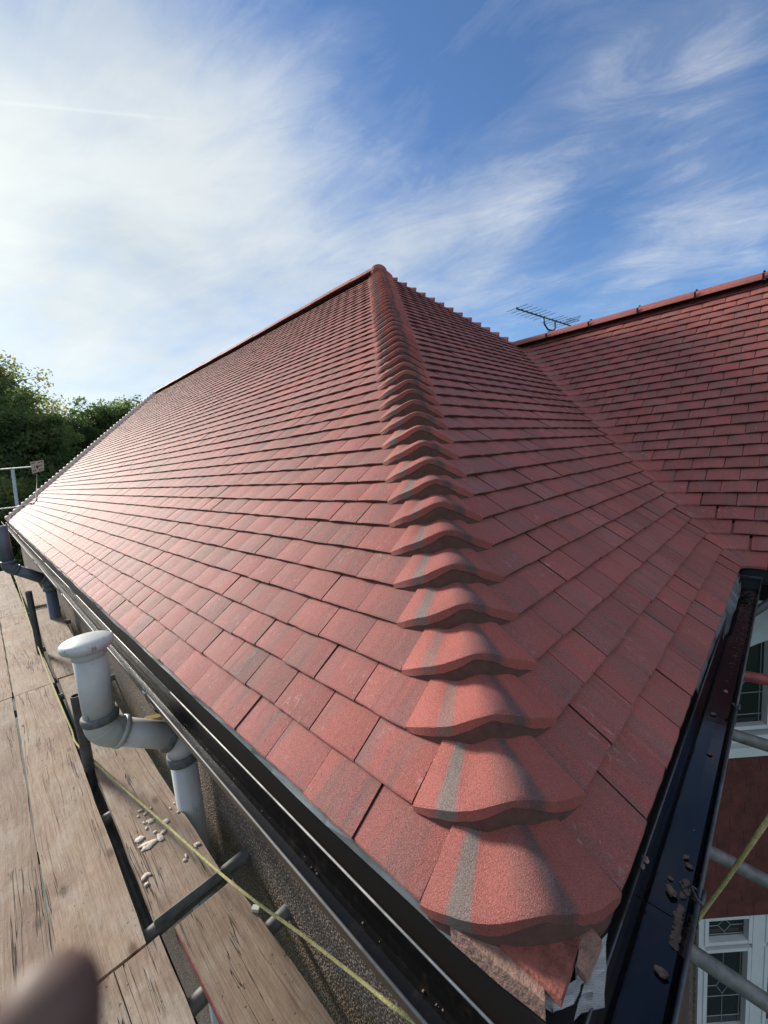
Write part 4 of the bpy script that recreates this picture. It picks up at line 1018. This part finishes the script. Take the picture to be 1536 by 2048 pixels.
# white bracket tab at the bottom
bm = bmesh.new(); b_prism(bm, [at_s(q[0], q[1], .86) for q in ((858, 2034), (873, 2013), (881, 2020), (881, 2052), (862, 2052))], f_*.004); o = fin('white_tab', bm, M_white, None); tag(o, 'small white plastic tab at the bottom edge beside the left gutter lip', 'tab')

# ------------------------------------------------------------------ aerial
ae = empty('tv_aerial', (6.69, 2.68, 1.3), 'long dark television aerial with many rods standing behind the wing ridge', 'aerial')
L0, L1 = Vector((5.596, 2.787, 2.756)), Vector((7.38, 2.655, 2.77)); bd = (L1-L0).normalized(); pe = bd.cross(Vector((0, 0, 1))).normalized()
bm = bmesh.new(); b_tube(bm, [L0, L1], .011, 8); fin('boom', bm, M_ant, ae, True)
for i in range(13):
    if i == 7: continue
    p = L0 + bd*(.03 + i*.135); ln = .17 + .003*i
    bm = bmesh.new(); b_tube(bm, [p-pe*ln+Vector((0, 0, .012)), p+pe*ln+Vector((0, 0, .012))], .0036, 6); b_box(bm, p+Vector((-.012, -.012, -.004)), p+Vector((.012, .012, .02)))
    fin('rod', bm, M_ant, ae)
for sg in (-1, 1):
    bm = bmesh.new(); c = L1 + bd*.02
    for j in range(4): b_tube(bm, [c + Vector((0, 0, .03+sg*(.03+.03*j))) - pe*.13 + bd*.03*j, c + Vector((0, 0, .03+sg*(.03+.03*j))) + pe*.13 + bd*.03*j], .004, 6)
    fin('reflector', bm, M_ant, ae)
bm = bmesh.new(); mt = Vector((6.69, 2.68, 0)); b_tube(bm, [(6.69, 2.68, 1.25), (6.69, 2.68, 2.60)], .018, 10); fin('mast', bm, M_ant, ae, True)
bm = bmesh.new(); b_tube(bm, [L0+bd*.82, L0+bd*.84-Vector((0, 0, .10)), L0+bd*.95-Vector((0, 0, .17)), L0+bd*1.12-Vector((0, 0, .17)), L0+bd*1.2-Vector((0, 0, .12)), L0+bd*1.2], .014, 8); fin('cradle', bm, M_ant, ae, True)

# ------------------------------------------------------------------ trees
def tree(base, h, r, n, tint, label, leaf=.16, sparse=0., seed=1, low=.25):
    g = np.random.default_rng(seed); root = empty('tree', base, label, 'tree', 'trees beyond the far end of the roof')
    bm = bmesh.new(); base = Vector(base); top = base+Vector((0, 0, h*.9))
    b_tube(bm, [base, base.lerp(top, .4)+Vector((.2, .1, 0)), base.lerp(top, .75), top], [h*.028, h*.02, h*.01, h*.003], 8)
    fin('trunk', bm, M_bark, root, True)
    bm = bmesh.new(); cl = []
    nl = 46
    for i in range(nl):
        fz = low + (1-low)*((i+.5)/nl); a = i*2.4+g.uniform(-.4, .4); env = math.sin(math.pi*min(1, (fz-low*.4)/(1.08-low*.4)))**.6
        rr = r*env*g.uniform(.45, 1.0); s = base + Vector((0, 0, h*fz*.8)); e = base + Vector((math.cos(a)*rr, math.sin(a)*rr, h*fz + g.uniform(-.3, .6)))
        mid = s.lerp(e, .55)+Vector((0, 0, .3)); b_tube(bm, [s, mid, e], [h*.008, h*.005, h*.0015], 5)
        cl.append((e, r*g.uniform(.22, .40)*(1-.45*max(0, fz-.6)))); cl.append((mid, r*g.uniform(.25, .38)))
        for _ in range(3):
            e2 = e + Vector(g.normal(0, r*.2, 3)) + Vector((0, 0, r*.08)); b_tube(bm, [e.lerp(mid, .3), e2], [h*.003, h*.0008], 4); cl.append((e2, r*g.uniform(.10, .2)))
    fin('limbs', bm, M_bark, root)
    w = np.array([c[1]**2 for c in cl]); w /= w.sum(); idx = g.choice(len(cl), n, p=w)
    C = np.array([list(c[0]) for c in cl])[idx]; Rr = np.array([c[1] for c in cl])[idx]
    d = g.normal(size=(n, 3)); d /= np.linalg.norm(d, axis=1)[:, None]; rad = Rr*(.35+.75*g.random(n)**.6)
    if sparse: rad *= (1+sparse*g.random(n))
    Pn = C + d*rad[:, None]*np.array([1, 1, .75])
    a = g.normal(size=(n, 3)); a /= np.linalg.norm(a, axis=1)[:, None]; b_ = np.cross(a, g.normal(size=(n, 3))); b_ /= np.linalg.norm(b_, axis=1)[:, None]
    sz = leaf*g.uniform(.55, 1.15, n)[:, None]
    V = np.stack([Pn-a*sz, Pn+b_*sz*.55, Pn+a*sz, Pn-b_*sz*.55], 1).reshape(-1, 3)
    F = np.arange(n*4).reshape(-1, 4)
    me = bpy.data.meshes.new('crown'); me.vertices.add(n*4); me.vertices.foreach_set('co', V.ravel()); me.loops.add(n*4); me.loops.foreach_set('vertex_index', F.ravel())
    me.polygons.add(n); me.polygons.foreach_set('loop_start', np.arange(0, n*4, 4)); me.update(calc_edges=True); me.validate()
    ct = g.random(len(cl))*.5; tv = np.clip(tint + ct[idx]-.25 + g.normal(0, .10, n), 0, 1)
    at = me.attributes.new('tint', 'FLOAT', 'POINT'); at.data.foreach_set('value', np.repeat(tv, 4)); me.materials.append(M_leaf)
    o = link('crown', me, root); o.matrix_parent_inverse = Matrix.Translation(-base)
def tpos(px, s): p = CAM + ray(px, 990)*s; return (p.x, p.y, -5.2)
tree(tpos(-60, 30), 13.2, 5.2, 42000, .45, 'tallest bushy green tree at the left edge of the photo', seed=1)
tree(tpos(30, 33), 15.4, 3.6, 15000, .80, 'tall thin browning tree rising behind the bushy green one', seed=2, sparse=.5, low=.5)
tree(tpos(75, 28), 10.8, 3.2, 30000, .5, 'rounded bright green tree right of the tallest one', seed=3)
tree(tpos(125, 38), 12.6, 3.0, 6500, .85, 'sparse pale leaved tree with sky showing through', seed=4, sparse=.6, low=.45)
tree(tpos(165, 36), 10.8, 3.4, 26000, .2, 'dark low tree filling the gap behind the sparse one', seed=5)
tree(tpos(215, 40), 12.9, 3.0, 15000, .35, 'upright tree with feathery top next to the roof edge', seed=6, sparse=.35, low=.35)
tree(tpos(275, 42), 13.4, 3.6, 19000, .35, 'broad tree whose crown touches the far roof edge', seed=7, sparse=.3, low=.35)
tree(tpos(340, 44), 12.6, 3.4, 12000, .25, 'tree mostly hidden behind the far end of the roof', seed=8)
tree(tpos(20, 24), 5.6, 2.6, 22000, .6, 'low shrubby tree with yellowing leaves behind the scaffold tube', seed=9, low=.1, leaf=.12)
tree(tpos(95, 25), 5.4, 2.6, 20000, .3, 'low dark shrub tree below the perforated panel', seed=10, low=.1, leaf=.12)
tree(tpos(-40, 36), 9, 5, 26000, .15, 'dark tree filling the background at the far left', seed=11, low=.1)

# ------------------------------------------------------------------ photographer's fingertip at the lens
tip = CAM + ray(100, 1958)*.040; base_ = CAM + ray(40, 2800)*.046
bm = bmesh.new(); fd = (base_-tip).normalized()
rad = .0046
prof = [(0, .14), (.0002, .42), (.0007, .66), (.0016, .86), (.0030, .99), (.0050, 1.06), (.009, 1.08), (.016, 1.10), (.026, 1.14), (.040, 1.2)]
b_tube(bm, [tip+fd*s for s, _ in prof], [rad*k for _, k in prof], 24)
fg = fin('person', bm, M_skin, None, True); tag(fg, 'blurred fingertip of the photographer at the bottom left corner', 'person')
md = fg.modifiers.new('sub', 'SUBSURF'); md.levels = 1; md.render_levels = 1
